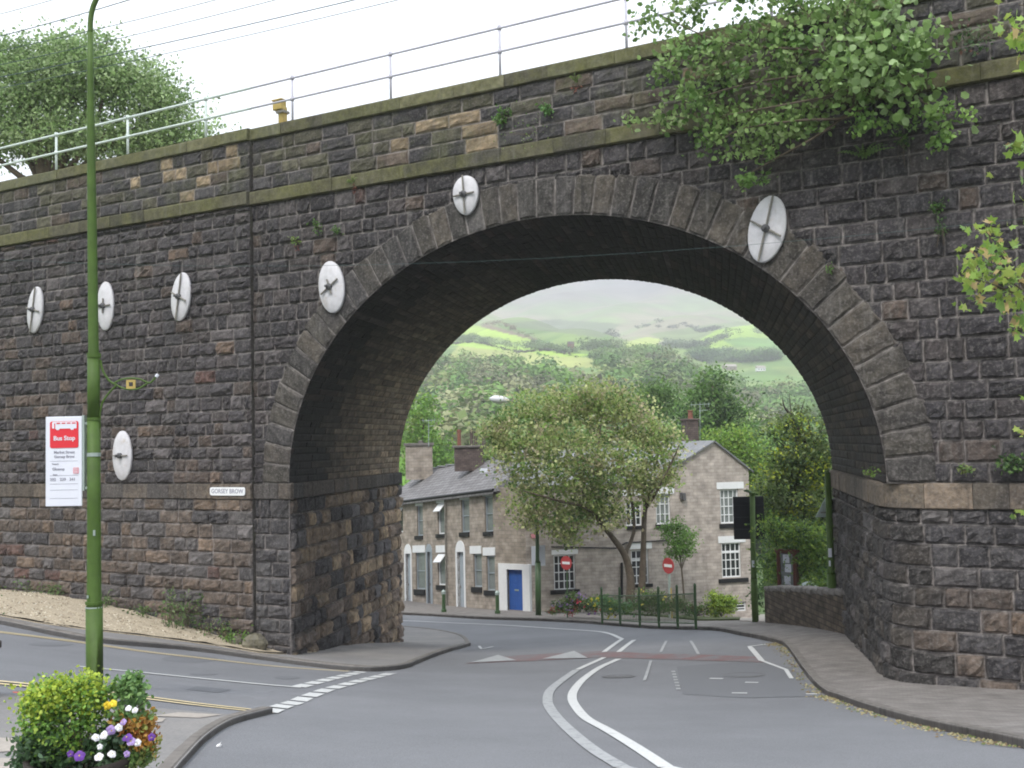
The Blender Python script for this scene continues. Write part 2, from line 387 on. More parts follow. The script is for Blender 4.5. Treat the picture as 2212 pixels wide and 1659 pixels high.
# ---- ground sheet, out to the horizon hills
def land():
    az = np.r_[np.arange(-180, -32, 4.), np.arange(-32, -5, 1.), np.arange(-5, 18.5, .11), np.arange(18.5, 32, 1.), np.arange(32, 181, 4.)]
    rr = np.r_[np.arange(0, 70, 1.25), np.arange(70, 160, 4), np.arange(160, 560, 10), np.arange(560, 2300, 9.), np.arange(2300, 4300, 60)]
    rr[0] = .5
    A, Rr = np.meshgrid(np.radians(az), rr); X = Rr * np.sin(A); Y = Rr * np.cos(A); Z = g(X, Y) - np.where(Rr < 75, .09, .02)
    na = len(az); V = np.c_[X.ravel(), Y.ravel(), Z.ravel()]
    P = V; d = P @ CF; ok = d > 1; xs = np.where(ok, 1106 + F * (P @ CR) / np.maximum(d, 1), -9e3); ys = np.where(ok, 829.5 - F * (P @ CU) / np.maximum(d, 1), 9e3)
    r = Rr.ravel(); a = A.ravel()
    n1 = np.sin(X.ravel()/37 + 1.3*np.sin(Y.ravel()/61)) * np.sin(Y.ravel()/45 + np.sin(X.ravel()/53)); n2 = np.sin(X.ravel()/130 + 2) * np.sin(Y.ravel()/210)
    n3 = np.sin(X.ravel()/310 + n1 * .5) * np.sin(Y.ravel()/120 + n2)
    col = np.zeros((len(V), 3)); col[:] = (.07, .11, .035)
    moor = np.array([.26, .25, .16]); moor2 = np.array([.2, .27, .11]); moor3 = np.array([.13, .125, .14])  # dry moor grass, lightened for the sun on the hill
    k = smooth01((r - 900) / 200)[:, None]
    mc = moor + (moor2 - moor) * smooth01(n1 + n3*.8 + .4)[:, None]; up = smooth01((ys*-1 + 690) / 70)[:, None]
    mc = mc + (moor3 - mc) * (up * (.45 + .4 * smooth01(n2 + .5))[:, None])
    base = np.where(((np.floor(X.ravel()/90 + n2) + np.floor(Y.ravel()/110 + n1*.3)) % 2)[:, None] > 0, np.array([.11,.2,.045]), np.array([.16,.24,.06]))
    far = r > 330; col[far] = (base * (1-k) + mc * k)[far]
    w = 6 * n1
    def paint(poly, c): col[inpoly(xs, ys, poly) & (r > 350)] = c  # brighter field greens carry sun through cloud gaps in their colour
    paint([(960,780),(1400,800),(1280,770),(1248,773),(991,747)], (.3,.34,.1))
    paint([(900,735),(1001,735),(1273.6,765.5),(1248,773),(991,747),(900,742)], (.3,.46,.055))
    paint([(1037,704),(1158,735),(1140,745),(1124,744),(1075,729),(1014,724),(960,720),(1000,700)], (.3,.44,.06))
    paint([(1047,699),(1160,731),(1158,736),(1037,706)], (.17,.13,.085))
    paint([(1060,700),(1300,730),(1340,700),(1200,690)], (.13,.17,.08))
    paint([(1337,742),(1399,727.5),(1434,734),(1410,748),(1359,752)], (.34,.42,.09))
    paint([(1389,766),(1467,758),(1467,770),(1427,772)], (.3,.4,.08))
    paint([(1280,770),(1340,745),(1400,770),(1340,785)], (.25,.33,.09))
    paint([(1496.7,744),(1548,712.6),(1629,700),(1760,690),(1760,753),(1588,747),(1507,755)], (.26,.4,.055))
    paint([(1560,735),(1600,728),(1760,735),(1760,756),(1588,749)], (.12,.24,.05))
    paint([(1530,712),(1560,704),(1760,680),(1760,694),(1629,701)], (.12,.15,.07))
    paint([(1400,722),(1540,700),(1640,690),(1640,698),(1548,712),(1500,738),(1440,735)], (.16,.22,.075))
    nr = len(rr)
    Fc = [(i*na+j, i*na+j+1, (i+1)*na+j+1, (i+1)*na+j) for i in range(nr-1) for j in range(na-1)]
    b = B(); b.add(V, Fc, col); b.build('ground', M['hill'], smooth=True, kind='structure')
land()

# ---- outlines on the ground (read off the photograph, standing on the real slope)
KF = spline(gp([(-260,1305),(0,1349),(121,1374),(221,1390),(428,1408),(607,1432),(768,1450),(843,1449),(889,1441),(905,1433),(1017,1395)]), 6)
KB = spline(gp([(1017,1395),(1005,1381),(975,1371),(925,1363),(866,1357.5)]), 6)
KR = spline(gp([(1679,1390),(1703,1405),(1770,1492),(1823,1517),(2014,1574),(2212,1617)]), 6)
KRf = spline(gp([(600,1318),(866,1328),(1047,1338),(1280,1348),(1507,1361),(1600,1373),(1679,1390)]), 6)
KN = spline(gp([(589,1541),(560,1549),(500,1567),(446,1602),(393,1659)]), 6)
kr_end = KR[-1]; KR += [np.array([kr_end[0]+.3, 7.]), np.array([4.9, 2.]), np.array([4.7, -6.])]
kn_end = KN[-1]; KN += [np.array([-2.35, 5.5]), np.array([-2.2, 2.]), np.array([-2.1, -6.])]
YN = gp([(575,1549),(500,1543),(300,1526),(120,1510),(-40,1494),(-300,1468)], .07)
road = B()
drape(road, [(-17, 17)] + [(-17, 30), (-4, 40)] + [(-16, 62), (-6.5, 57)] + [(0, 50), (8, 44), (12, 36), (12, 8), (12, -8), (-6, -8), (-12, 6)], 0., 1.0)
road.build('road', M['asphalt'], kind='structure')
pv = B()
# far left pavement (gravel bank, pier foot and the nose that wraps round the back of the pier)
farL = [np.array((-17., 33.))] + KF + KB + [np.array((-8., 39.)), np.array((-14., 40.))]
drape(pv, farL, .1, .7, .3)
pv.build('pavement', M['tarpave'], kind='structure')
pv = B(); drape(pv, KR[::-1] + KRf[::-1] + [np.array((-16., 64.)), np.array((-2., 58.)), np.array((14., 54.)), np.array((16., 34.)), np.array((15., 20.)), np.array((15, -6.))], .1, .7, .3)
pv.build('pavement', M['pave'], kind='structure')
pv = B(); drape(pv, KN + [np.array((-14., -6.)), np.array((-15., 16.))] + [np.array(p) for p in YN[::-1][:-1]], .07, .7, .3)
pv.build('pavement', M['tarpave'], kind='structure')
kb = B(); kerb(kb, KF, 1); kerb(kb, KB, 1); kb.build('kerb', M['kerb'], kind='structure')
kb = B(); kerb(kb, KRf[:-1] + KR, 1); kb.build('kerb', M['kerb'], kind='structure')
kb = B(); kerb(kb, KN, -1, .085); kb.build('kerb', M['kerb'], kind='structure')
# gravel bank against the wall
gr = B(); drape(gr, [np.array((-17.5,31.))] + gp([(0,1331),(80,1346),(190,1361),(330,1377),(470,1396),(560,1411),(600,1414)], .1) + [np.array((-4.9, 27.4)), np.array((-17., 35.))], .125, .28, .1, .045)
gr.build('gravel_bank', M['gravel'], kind='structure')
# road markings
wl = B(); O1 = .012
ribbon(wl, spline(gp([(1439.5,1659),(1358,1605.5),(1310,1577),(1267,1553),(1245,1529),(1236,1510),(1241,1490.5),(1262,1466.5),(1296,1442.6),(1336.5,1424)])), .15, O1)
ribbon(wl, [(kx, ky) for kx, ky in [ground(1439.5,1659)[:2], ground(1439.5,1659)[:2] + np.array((1.3, -2.5))]], .15, O1)
ribbon(wl, gp([(1336.5,1409),(1370,1383)]), .13, O1)
ribbon(wl, gp([(1305,1409),(1343.7,1381)]), .13, O1)
ribbon(wl, spline(gp([(1343.7,1381),(1315,1369),(1272,1363),(1152,1355),(1000,1347),(866,1341),(700,1334)])), .13, O1)
ribbon(wl, gp([(1248,1447),(1267,1438),(1305,1421)]), .13, O1)
ribbon(wl, gp([(579,1540),(614,1525.5),(660,1508),(700,1493),(768,1474),(845,1455)]), .24, O1, .1, (.62, .2))
ribbon(wl, gp([(645,1485),(700,1471),(781,1452)]), .24, O1, .1, (.62, .2))
ribbon(wl, gp([(171,1441),(320,1455),(480,1471),(650,1486)]), .15, O1)
ribbon(wl, gp([(1660,1392),(1619,1397),(1645.5,1428)]), .12, O1)
ribbon(wl, gp([(1645.5,1428),(1698,1447.4),(1710,1466.5)]), .08, O1)
for (a, b_, y) in ((1533,1562,1466.5),(1609.6,1638,1475),(1581,1614,1498),(1741,1765,1500)): ribbon(wl, gp([(a,y),(b_,y+.5)]), .12, O1)
ribbon(wl, gp([(1065,1397),(1040,1403),(1035,1396)]), .08, O1)
wl.build('road_markings', M['white_line'], kind='structure')
wn = B()
ribbon(wn, spline(gp([(1343.7,1659),(1281,1620),(1228.7,1577),(1193,1538),(1183,1514.5),(1190,1490.5),(1219,1466.5),(1245,1448)])), .16, O1)
ribbon(wn, [ground(1343.7,1659)[:2], ground(1343.7,1659)[:2] + np.array((1.2, -2.3))], .16, O1)
ribbon(wn, gp([(1454,1450),(1460,1470),(1466,1492)]), .08, O1, .1, (.3, .22))
ribbon(wn, gp([(1406,1428),(1392,1471)]), .06, O1); ribbon(wn, gp([(1439.5,1385),(1427.5,1409)]), .07, O1); ribbon(wn, gp([(1492,1385),(1509,1414)]), .07, O1)
for T in ([(1017,1432.7),(1076,1416),(1115.5,1427.8)], [(1171,1424.5),(1240,1407.4),(1269.7,1422.8)]): drape(wn, gp(T), .02, .3)
wn.build('road_markings', M['worn_line'], kind='structure')
yl = B()
for off in (0, .2):
    ribbon(yl, [p + np.array((0, -off)) for p in spline(gp([(-100,1352),(7,1366),(179,1388),(321,1408.5),(464,1425),(600,1440),(714,1448),(755,1450.5)]))], .09, O1)
    ribbon(yl, [p + np.array((0, off*1.1)) for p in spline(gp([(-100,1470),(100,1488),(300,1509),(420,1524),(560,1539),(589,1541)]))], .09, O1 )
yl.build('road_markings', M['yellow_line'], kind='structure')
rs = B(); drape(rs, gp([(1004,1434),(1090,1418),(1180,1413),(1296,1407),(1400,1412),(1520,1415),(1645,1420),(1648,1432),(1500,1427),(1380,1423),(1280,1421),(1180,1427),(1100,1430)]), .008, .4)
rs.build('road_hump_strip', M['red_line'], kind='structure')
pt = B(); drape(pt, gp([(1462,1440),(1600,1430),(1710,1442),(1740,1470),(1762,1505),(1600,1508),(1475,1500)]), .006, .5)
drape(pt, gp([(425,1483),(500,1490),(470,1497),(400,1490)]), .006, .3)
for (x, y, rx, ry) in ((410,1424,62,8),(620,1464,28,3.5),(440,1456,30,3),(110,1392,50,4)):
    drape(pt, gp([(x + rx*math.cos(t), y + ry*math.sin(t)) for t in np.linspace(0, 6.28, 13)[:-1]]), .006, .3)
pt.build('road_patches', M['patch'], kind='structure')
pp = B()
for P in ([(330,1548),(385,1540),(480,1545),(430,1552)], [(-40,1593),(40,1597),(60,1622),(-30,1628)], [(-40,1638),(70,1640),(60,1665),(-40,1668)], [(335,1552),(358,1553),(350,1561),(320,1562)]): drape(pp, gp(P, .07), .078, .3)
pp.build('pavement_slabs', M['palepave'], kind='structure')
pm = B(); ribbon(pm, gp([(28,1498),(60,1499)], .07), .09, .084, .1); pm.build('paint_mark', M['pinkmark'], kind='structure')

def manhole(x, y, r, lab):
    p = ground(x, y); b = B(); n = 20
    V = [(p[0]+r*math.cos(t), p[1]+r*math.sin(t), gz(p[0]+r*math.cos(t), p[1]+r*math.sin(t))+.011) for t in np.linspace(0, 2*math.pi, n+1)[:-1]]
    V += [(p[0]+.86*r*math.cos(t), p[1]+.86*r*math.sin(t), gz(p[0]+r*math.cos(t), p[1]+r*math.sin(t))+.004) for t in np.linspace(0, 2*math.pi, n+1)[:-1]]
    b.add(V, [(i, (i+1) % n, (i+1) % n+n, i+n) for i in range(n)] + [tuple(range(n, 2*n))])
    b.build('manhole_cover', M['iron_dark'], label=lab, cat='manhole cover')
manhole(1336, 1462, .33, 'dark round manhole cover just right of the white centre line')
manhole(1607, 1459, .4, 'dark manhole cover in the lane in front of the right pier')

# ---------------------------------------------------------------- the railway bridge
AL = rad(59.7); e3 = np.array([math.sin(AL), -math.cos(AL), 0.]); n3 = np.array([-math.cos(AL), -math.sin(AL), 0.])
O3 = at(625, 1043, 26.2); O3[2] = 0
b3 = np.array([math.sin(rad(10.4)), math.cos(rad(10.4)), 0.]); LB = 9.15
SPAN = 13.6; ZS = -.82; CT = SPAN/2; RA = SPAN/2; RB = 5.48; RING = .82
Z_STR0, Z_STR1, Z_COP0, Z_COP1 = 5.91, 6.24, 7.5, 7.79
T1, T2 = -10.8, -1.07
def doff(t): return np.where(t < T1, .2, np.where(t < T2, .1, 0.))
def Wp(t, z, d=0.):
    t = np.asarray(t, float); z = np.asarray(z, float); d = np.asarray(d, float)
    return O3 + t[..., None] * e3 + d[..., None] * n3 + z[..., None] * np.array([0, 0, 1.])
def wt(x, y, d=0.):                                             # photo pixel -> (t, z) on the wall face
    r = ray(x, y); k = ((O3 + n3 * d) @ n3) / (r @ n3); p = r * k
    return float((p - O3) @ e3), float(p[2])
TH = np.linspace(math.pi, 0, 161)
def ell(th, h=0.):
    nx = np.cos(th) / RA; nz = np.sin(th) / RB; L = np.hypot(nx, nz)
    return CT + RA*np.cos(th) + h*nx/L, ZS + RB*np.sin(th) + h*nz/L, nx/L, nz/L
_ex = np.array(ell(TH, RING)[:2]).T; _exi = np.array(ell(TH, RING - .3)[:2]).T
EXP = np.r_[_ex, [[_ex[-1, 0], -9]], [[_ex[0, 0], -9]]]
def dist_ext(t, z):
    d = np.full(t.shape, 9.)
    for i in range(0, len(_ex), 1): d = np.minimum(d, np.hypot(t - _ex[i, 0], z - _ex[i, 1]))
    return np.where(inpoly(t, z, EXP), -d, d)
arc = np.r_[0, np.cumsum(np.hypot(*np.diff(np.array(ell(TH)[:2]))))]
MORT = np.array([.26, .235, .225])
def blocks(bm, fn, s0, s1, h0, h1, ch, bw, colf, A=.05, keep=None, fade=None, nu=5, nv=4, jw=.022, mort=MORT, wob=.0, jit_=.014, pil=.6):
    h = h0
    while h < h1 - .04:
        hh = ch * R_.uniform(.88, 1.12)
        if h + hh * 1.5 > h1: hh = h1 - h
        s = s0 - R_.uniform(0, bw[1]) if keep is not None or wob >= 0 else s0
        while s < s1 - 1e-6:
            w = R_.uniform(*bw); a = max(s, s0); z = min(s + w, s1)
            s += w
            if s1 - s < bw[0] * .6: z = s1; s = s1
            w = z - a
            if w < .02: continue
            e_ = min(.03, w*.2)
            j = min(jw, w*.12)
            us = a + np.r_[0, j, np.linspace(j + e_, w - j - e_, nu), w - j, w]
            vs = h + np.r_[0, jw, np.linspace(jw + .03, hh - jw - .03, nv), hh - jw, hh]
            S, H = np.meshgrid(us, vs); nU, nV = len(us), len(vs)
            D = np.zeros(S.shape); D[1:-1, 1:-1] = .012
            amp = A * R_.uniform(.45, 1.2)
            pu = 1 - np.abs(np.linspace(-1, 1, nU-2))**2.6; pv = 1 - np.abs(np.linspace(-1, 1, nV-2) + R_.uniform(-.12, .2))**2.2; pv = np.clip(pv, 0, 1)
            D[1:-1, 1:-1] += amp * pil * np.outer(pv, pu) * R_.uniform(.5, 1.3, (nV-2, nU-2)); D[2:-2, 2:-2] += amp * (.25 + .75 * R_.rand(nV-4, nU-4))
            c = np.asarray(colf(a + w/2, h + hh/2)); cc = np.tile(c, (nV, nU, 1)) * R_.uniform(.62, 1.38, (nV, nU, 1))
            m_ = mort * R_.uniform(.35, 1.15, (nV, nU, 1))
            ed = np.zeros((nV, nU, 1)); ed[0] = ed[-1] = 1; ed[:, 0] = ed[:, -1] = 1
            e2 = np.zeros((nV, nU, 1)); e2[1] = e2[-2] = .35 * R_.rand(); e2[:, 1] = e2[:, -2] = .35 * R_.rand(); cc = cc * (1 - e2) + m_ * e2; cc = cc * (1 - ed) + m_ * ed
            if fade is not None: D *= np.clip(fade(S, H), 0, 1)
            S = S + np.where((S > s0 + 1e-3) & (S < s1 - 1e-3), R_.uniform(-1, 1, S.shape) * jit_ * (1 - ed[..., 0]), 0); H = H + R_.uniform(-1, 1, S.shape) * jit_ * (1 - ed[..., 0])
            P, N = fn(S, H); V = P + N * D[..., None]
            Fc = []
            if keep is not None: kp = keep((S[:-1, :-1] + S[1:, 1:]) / 2, (H[:-1, :-1] + H[1:, 1:]) / 2)
            for q in range(nV-1):
                for p in range(nU-1):
                    if keep is not None and not kp[q, p]: continue
                    i = q*nU + p; Fc.append((i, i+1, i+nU+1, i+nU))
            if Fc: bm.add(V.reshape(-1, 3), Fc, cc.reshape(-1, 3))
        h += hh
def pick(P):                                                     # weighted stone colours
    r = R_.rand() * sum(p[0] for p in P)
    for p in P:
        r -= p[0]
        if r <= 0: return np.array(p[1]) * R_.uniform(.8, 1.2)
    return np.array(P[-1][1])
DK = (.036,.034,.037); DK2 = (.05,.047,.049); BR = (.085,.066,.054); BR2 = (.12,.088,.066); TAN = (.25,.19,.125); GY = (.085,.078,.078); RD = (.085,.05,.042)
def col_wall(t, z): return col_wall0(t, z) * (.98 if t < -1 else .8) * np.array([1.02, .99, 1.02])
def col_wall0(t, z):
    if R_.rand() < .5: return pick([(4, (.05,.046,.048)), (3, (.06,.053,.052)), (2, (.045,.042,.045))])
    if t > 8: return pick([(5, DK), (4, DK2), (1.6, BR), (.5 if z > 2 else 2.6, BR2), (1, GY)])
    if t < -1 and z < 2: return pick([(3, DK), (4, DK2), (4, BR), (.9, BR2), (4, GY), (.4, RD)])
    return pick([(5, DK), (5, DK2), (2.4, BR), (.3, BR2), (2.5, GY), (.2, RD)])
def col_low(t, z): return 1.12 * pick([(1, DK), (2.2, DK2), (5, BR), (2.6, BR2), (3, GY), (.3, RD)])
def col_lowr(t, z): return pick([(4, DK), (4, DK2), (3, BR), (1.6, BR2), (1, GY)])
def col_par(t, z):
    if -4 < t < -1.5 and R_.rand() < .45: return np.array(TAN) * R_.uniform(.7, 1.1)
    if 3.2 < t < 6 and R_.rand() < .4: return np.array(TAN) * R_.uniform(.5, .95)
    return pick([(5, DK), (4, DK2), (3, (.06,.056,.04)), (2, BR), (.3, TAN), (1.6, (.075,.07,.05))])
def face(S, H): return Wp(S, H, doff(S)), np.broadcast_to(n3, S.shape + (3,))
bridge = root('railway_bridge', Wp(0., -5.) , 'dark sooty gritstone railway bridge with one wide skewed arch over the road', 'bridge')
wall = B(); TL, TR = -19., 21.
for (a, c) in ((TL, T1), (T1, T2), (T2, TR)):
    fe = (lambda S, H: (dist_ext(S, H)) / .12) if a == T2 else None
    kp = (lambda S, H: dist_ext(S, H) > -.22) if a == T2 else None
    blocks(wall, face, a, c, ZS, Z_STR0, .318 if a != T2 else .35, (.28, .78), col_wall, .062, kp, fe)
wall.build('wall', M['stone'], bridge)
par = B()
for (a, c) in ((TL, T1), (T1, T2), (T2, TR)): blocks(par, face, a, c, Z_STR1, Z_COP0, .315, (.35, 1.0), col_par, .035)
for T in (T1, T2):                                               # the little returns where the face steps back
    d1 = float(doff(T - .01)); d0 = float(doff(T + .01))
    q = [Wp(T, -6, d0-.05), Wp(T, -6, d1), Wp(T, Z_COP0, d1), Wp(T, Z_COP0, d0-.05)]
    par.add(q, [(0, 1, 2, 3)], (.06,.055,.05))
par.build('parapet', M['stone_moss'], bridge)
# rear face and fill (seen only from other places)
rear = B()
def rface(S, H): return O3 + b3*LB + S[..., None]*e3 + H[..., None]*np.array([0,0,1.]), np.broadcast_to(-n3, S.shape + (3,))
blocks(rear, rface, TL, TR, ZS - .4, Z_COP1, .42, (.5, 1.2), col_wall, .03, lambda S, H: dist_ext(S, H) > -.6, None, 3, 2)
blocks(rear, rface, TL, 0, -9, ZS - .4, .42, (.5, 1.2), col_wall, .03, None, None, 3, 2)
blocks(rear, rface, SPAN, TR, -9, ZS - .4, .42, (.5, 1.2), col_wall, .03, None, None, 3, 2)
rear.build('rear_wall', M['stone'], bridge)
# voussoirs, one course deep, following the arch
def ringf(back):
    def f(S, H):
        th = np.interp(S, arc, TH); x, z, nx, nz = ell(th, H)
        if back: return rface(x, z)
        return Wp(x, z, .0), np.broadcast_to(n3, S.shape + (3,))
    return f
def col_ring(t, z): return pick([(3, (.042,.039,.037)), (4, (.056,.05,.043)), (3, (.07,.06,.05)), (.7, (.095,.075,.058)), (1.5, (.07,.065,.064))])
ring = B()
Lr = arc[-1]; nvs = 46
for i in range(nvs):
    a = Lr*i/nvs; c = Lr*(i+1)/nvs; k = abs(i+.5-nvs/2)/(nvs/2)
    rg = RING + (R_.uniform(-.02, .12) if i > nvs*.62 else R_.uniform(-.02, .05))
    blocks(ring, ringf(False), a, c, 0., rg, rg*2, (9, 9), col_ring, .04, None, None, 4, 5, wob=-1)
    blocks(ring, ringf(True), a, c, 0., rg, rg*2, (9, 9), col_ring, .05, None, None, 2, 2, wob=-1)
# close the arrises of the ring against wall and barrel
for th0, h0, d0 in ((TH, RING+.1, .03),):
    x, z, nx, nz = ell(TH, 0.); V = np.r_[Wp(x, z, np.zeros(161)+.012), Wp(x, z, np.zeros(161)-.06)]
    ring.add(V, [(i, i+1, i+162, i+161) for i in range(160)], DK)
ring.build('arch_ring', M['stone'], bridge)
# barrel of the arch: long thin courses that run through with the road
vault = B()
def vf(S, H):
    th = np.interp(H, arc, TH); x, z, nx, nz = ell(th, 0.)
    P = Wp(x, z) + S[..., None]*b3; N = -(nx[..., None]*e3 + nz[..., None]*np.array([0, 0, 1.]))
    return P, N
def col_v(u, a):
    far = u / LB; f = np.clip((far - .2) * 2.4, 0, 1) * np.clip(1.15 - a / 7.5, 0, 1) * R_.uniform(.6, 1.1)  # low far side goes tan, with the light reaching it put into the colour
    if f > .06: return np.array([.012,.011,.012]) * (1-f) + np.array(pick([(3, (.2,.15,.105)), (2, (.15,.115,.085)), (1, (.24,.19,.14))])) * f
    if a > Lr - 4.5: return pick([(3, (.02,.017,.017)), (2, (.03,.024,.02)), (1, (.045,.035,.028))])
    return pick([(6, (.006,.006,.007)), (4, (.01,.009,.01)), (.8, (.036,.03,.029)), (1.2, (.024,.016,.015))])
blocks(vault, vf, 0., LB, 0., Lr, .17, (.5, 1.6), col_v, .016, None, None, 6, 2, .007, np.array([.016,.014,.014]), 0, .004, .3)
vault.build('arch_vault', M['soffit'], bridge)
# abutments under the springing
low = B()
for (a, c) in ((TL, T1), (T1, T2), (T2, 0.)): blocks(low, face, a, c, -5.7, ZS - .36, .33, (.35, .85), col_low if a != T2 else (lambda t, z: pick([(5, DK), (3, DK2), (2, (.06,.058,.06))])), .055)
def jf(S, H): return O3 + S[..., None]*b3 + H[..., None]*np.array([0, 0, 1.]), np.broadcast_to(np.array([b3[1], -b3[0], 0]), S.shape + (3,))
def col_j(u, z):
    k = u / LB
    return (1.1 + 1.3*k) * pick([(4 - 3*k, (.022,.021,.023)), (2, DK2), (2, BR), (2 + 3*k, (.105,.078,.055)), (.4 + 1.5*k, (.14,.105,.07)), (1, (.06,.045,.035))])  # browner and brighter to the rear: far-end daylight put into the colour
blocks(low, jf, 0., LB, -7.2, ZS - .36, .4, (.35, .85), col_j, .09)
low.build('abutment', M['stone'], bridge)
# right pier: the corner is rounded below the impost
J = O3 + e3*SPAN; rr_ = .8
bez = [(1-t)**2*(J+b3*rr_) + 2*(1-t)*t*J + t*t*(J+e3*rr_) for t in np.linspace(0, 1, 13)]
pathR = [J + b3*LB] + bez + [O3 + e3*TR]; pathR = np.array([p[:2] for p in pathR])
sR = np.r_[0, np.cumsum(np.hypot(*np.diff(pathR.T)))]
def pathf(path, s_):
    T = np.gradient(path, s_, axis=0); T /= np.linalg.norm(T, axis=1)[:, None]; Nn = np.c_[T[:, 1], -T[:, 0]]
    def f(S, H):
        P = np.stack([np.interp(S, s_, path[:, 0]), np.interp(S, s_, path[:, 1]), H], -1)
        N = np.stack([np.interp(S, s_, Nn[:, 0]), np.interp(S, s_, Nn[:, 1]), S*0], -1); N /= np.linalg.norm(N, axis=-1)[..., None]
        return P, -N if NS[0] else N
    return f
NS = [0]
_f = pathf(pathR, sR); _p, _n = _f(np.array([sR[-1]-1]), np.array([0.]))
if (_n[0] @ n3) < 0: NS[0] = 1
lr = B(); fR = pathf(pathR, sR)
blocks(lr, fR, 0., sR[-1], -7., ZS - .42, .37, (.4, .8), lambda s, z: (col_lowr(s, z) if s > sR[12] else pick([(3,(.03,.028,.027)), (2, (.05,.043,.037)), (1, GY)])), .07)
lr.build('abutment', M['stone'], bridge)
# impost bands
def band(bm, path, z0, z1, proj, colf, L=1.1, slope=.05, flip=False):
    P = np.array([p[:2] for p in path], float); s_ = np.r_[0, np.cumsum(np.hypot(*np.diff(P.T)))]
    T = np.gradient(P, s_, axis=0); T /= np.linalg.norm(T, axis=1)[:, None]; N = np.c_[T[:, 1], -T[:, 0]] * (-1 if flip else 1)
    s = 0.
    while s < s_[-1] - .01:
        w = L * R_.uniform(.75, 1.25); e_ = min(s + w, s_[-1]); ss = np.linspace(s + .004, e_ - .004, 5)
        if s_[-1] - e_ < .3: e_ = s_[-1]; ss = np.linspace(s + .004, e_, 5)
        pr = proj * R_.uniform(.93, 1.06); c = colf(); V = []; cc = []
        prof = [(-.05, z0), (pr*.75, z0), (pr, z0+.02), (pr*1.0, z1-.05), (pr*.9, z1-.015), (-.05, z1 + slope*.4)]
        for q in ss:
            p = np.array([np.interp(q, s_, P[:, 0]), np.interp(q, s_, P[:, 1])]); n_ = np.array([np.interp(q, s_, N[:, 0]), np.interp(q, s_, N[:, 1])]); n_ /= np.linalg.norm(n_)
            for (a, z) in prof: V.append((*(p + n_*(a + R_.uniform(-.004, .004))), z + R_.uniform(-.004, .004))); cc.append(c * R_.uniform(.85, 1.15))
        k = len(prof); Fc = [(i*k+j, i*k+(j+1) % k, (i+1)*k+(j+1) % k, (i+1)*k+j) for i in range(4) for j in range(k)]
        Fc += [tuple(range(k)), tuple(range(4*k, 5*k))[::-1]]
        bm.add(V, Fc, cc); s = e_
def wline(a, c, d=0.): return [O3 + e3*t + n3*(float(doff((a+c)/2)) + d) for t in np.linspace(a, c, max(2, int(abs(c-a)/.5)))]
def fl(path): # outward side check
    P = np.array([p[:2] for p in path]); T = P[1]-P[0]; return (np.array([T[1], -T[0]]) @ n3[:2]) < 0
cb = lambda: np.array(pick([(3, (.085,.07,.058)), (3, (.105,.085,.068)), (2, (.065,.058,.055)), (1, (.14,.11,.085))]))
im = B()
for (a, c) in ((TL, T1), (T1, T2), (T2, 0.09)):
    p = wline(a, c); band(im, p, ZS - .37, ZS, .07, cb, .75, .04, fl(p))
pj = [O3 + b3*u for u in np.linspace(-.02, LB, 12)]
band(im, pj, ZS - .36, ZS + .001, .1, lambda: np.array(pick([(3, (.06,.05,.045)), (2, (.09,.07,.055)), (1, (.035,.033,.033))])), .6, .04, False)
im.build('impost_band', M['stone'], bridge); im = B()
pr_ = [np.array([*p, 0]) for p in pathR]
pr_ = [pr_[0] + (pr_[1]-pr_[0])*t for t in np.linspace(0, 1, 6)[:-1]] + pr_[1:-1] + [pr_[-2] + (pr_[-1]-pr_[-2])*t for t in np.linspace(.04, 1, 12)]
cr = lambda: np.array(pick([(3, (.13,.105,.08)), (3, (.16,.125,.095)), (2, (.1,.085,.07))]))
band(im, pr_, ZS - .43, ZS, .1, cr, .7, .05, NS[0] == 1)
im.build('impost_band', M['stone'], bridge)
# ledge filling between the rounded pier and the sharp arch springer
lg = B(); poly = [(p[0], p[1]) for p in bez] ; V = [(x, y, ZS + .015) for x, y in poly] + [(J[0], J[1], ZS + .015)]
# string course and coping
cm = lambda: np.array(pick([(3, (.075,.07,.045)), (3, (.09,.085,.05)), (2, (.06,.056,.045))]))
st = B(); cp_ = B()
for (a, c) in ((TL, T1), (T1, T2), (T2, TR)):
    p = wline(a, c); band(st, p, Z_STR0, Z_STR1, .13, cm, 1.2, .06, fl(p))
    band(cp_, p, Z_COP0, Z_COP1, .1, lambda: np.array(pick([(3, (.1,.1,.06)), (3, (.12,.115,.07)), (1, (.08,.075,.055))])), 1.3, .02, fl(p))
    cp_.add([*[q + np.array([0,0,Z_COP1+.008]) for q in (p[0]+n3*.05, p[-1]+n3*.05, p[-1]-n3*.45, p[0]-n3*.45)]], [(0, 1, 2, 3)], (.11,.105,.065))
    cp_.add([*[q + np.array([0,0,z]) for z in (Z_COP1+.008, Z_STR0) for q in (p[0]-n3*.45, p[-1]-n3*.45)]], [(0, 1, 3, 2)], (.06,.056,.05))
st.build('string_course', M['stone_cope'], bridge)
cp_.build('coping', M['stone_cope'], bridge)
dk = B(); dk.add([O3+e3*TL-n3*.4+[0,0,6.5], O3+e3*TR-n3*.4+[0,0,6.5], O3+e3*TR+b3*LB+[0,0,6.5], O3+e3*TL+b3*LB+[0,0,6.5]], [(0,1,2,3)])
dk.add([O3+e3*TR+[0,0,-8], O3+e3*TR+b3*LB+[0,0,-8], O3+e3*TR+b3*LB+[0,0,7.5], O3+e3*TR+[0,0,7.5]], [(0,1,2,3)])
dk.add([O3+e3*TL+[0,0,-8], O3+e3*TL+b3*LB+[0,0,-8], O3+e3*TL+b3*LB+[0,0,7.5], O3+e3*TL+[0,0,7.5]], [(0,1,2,3)])
dk.build('track_deck', M['gravel'], bridge)
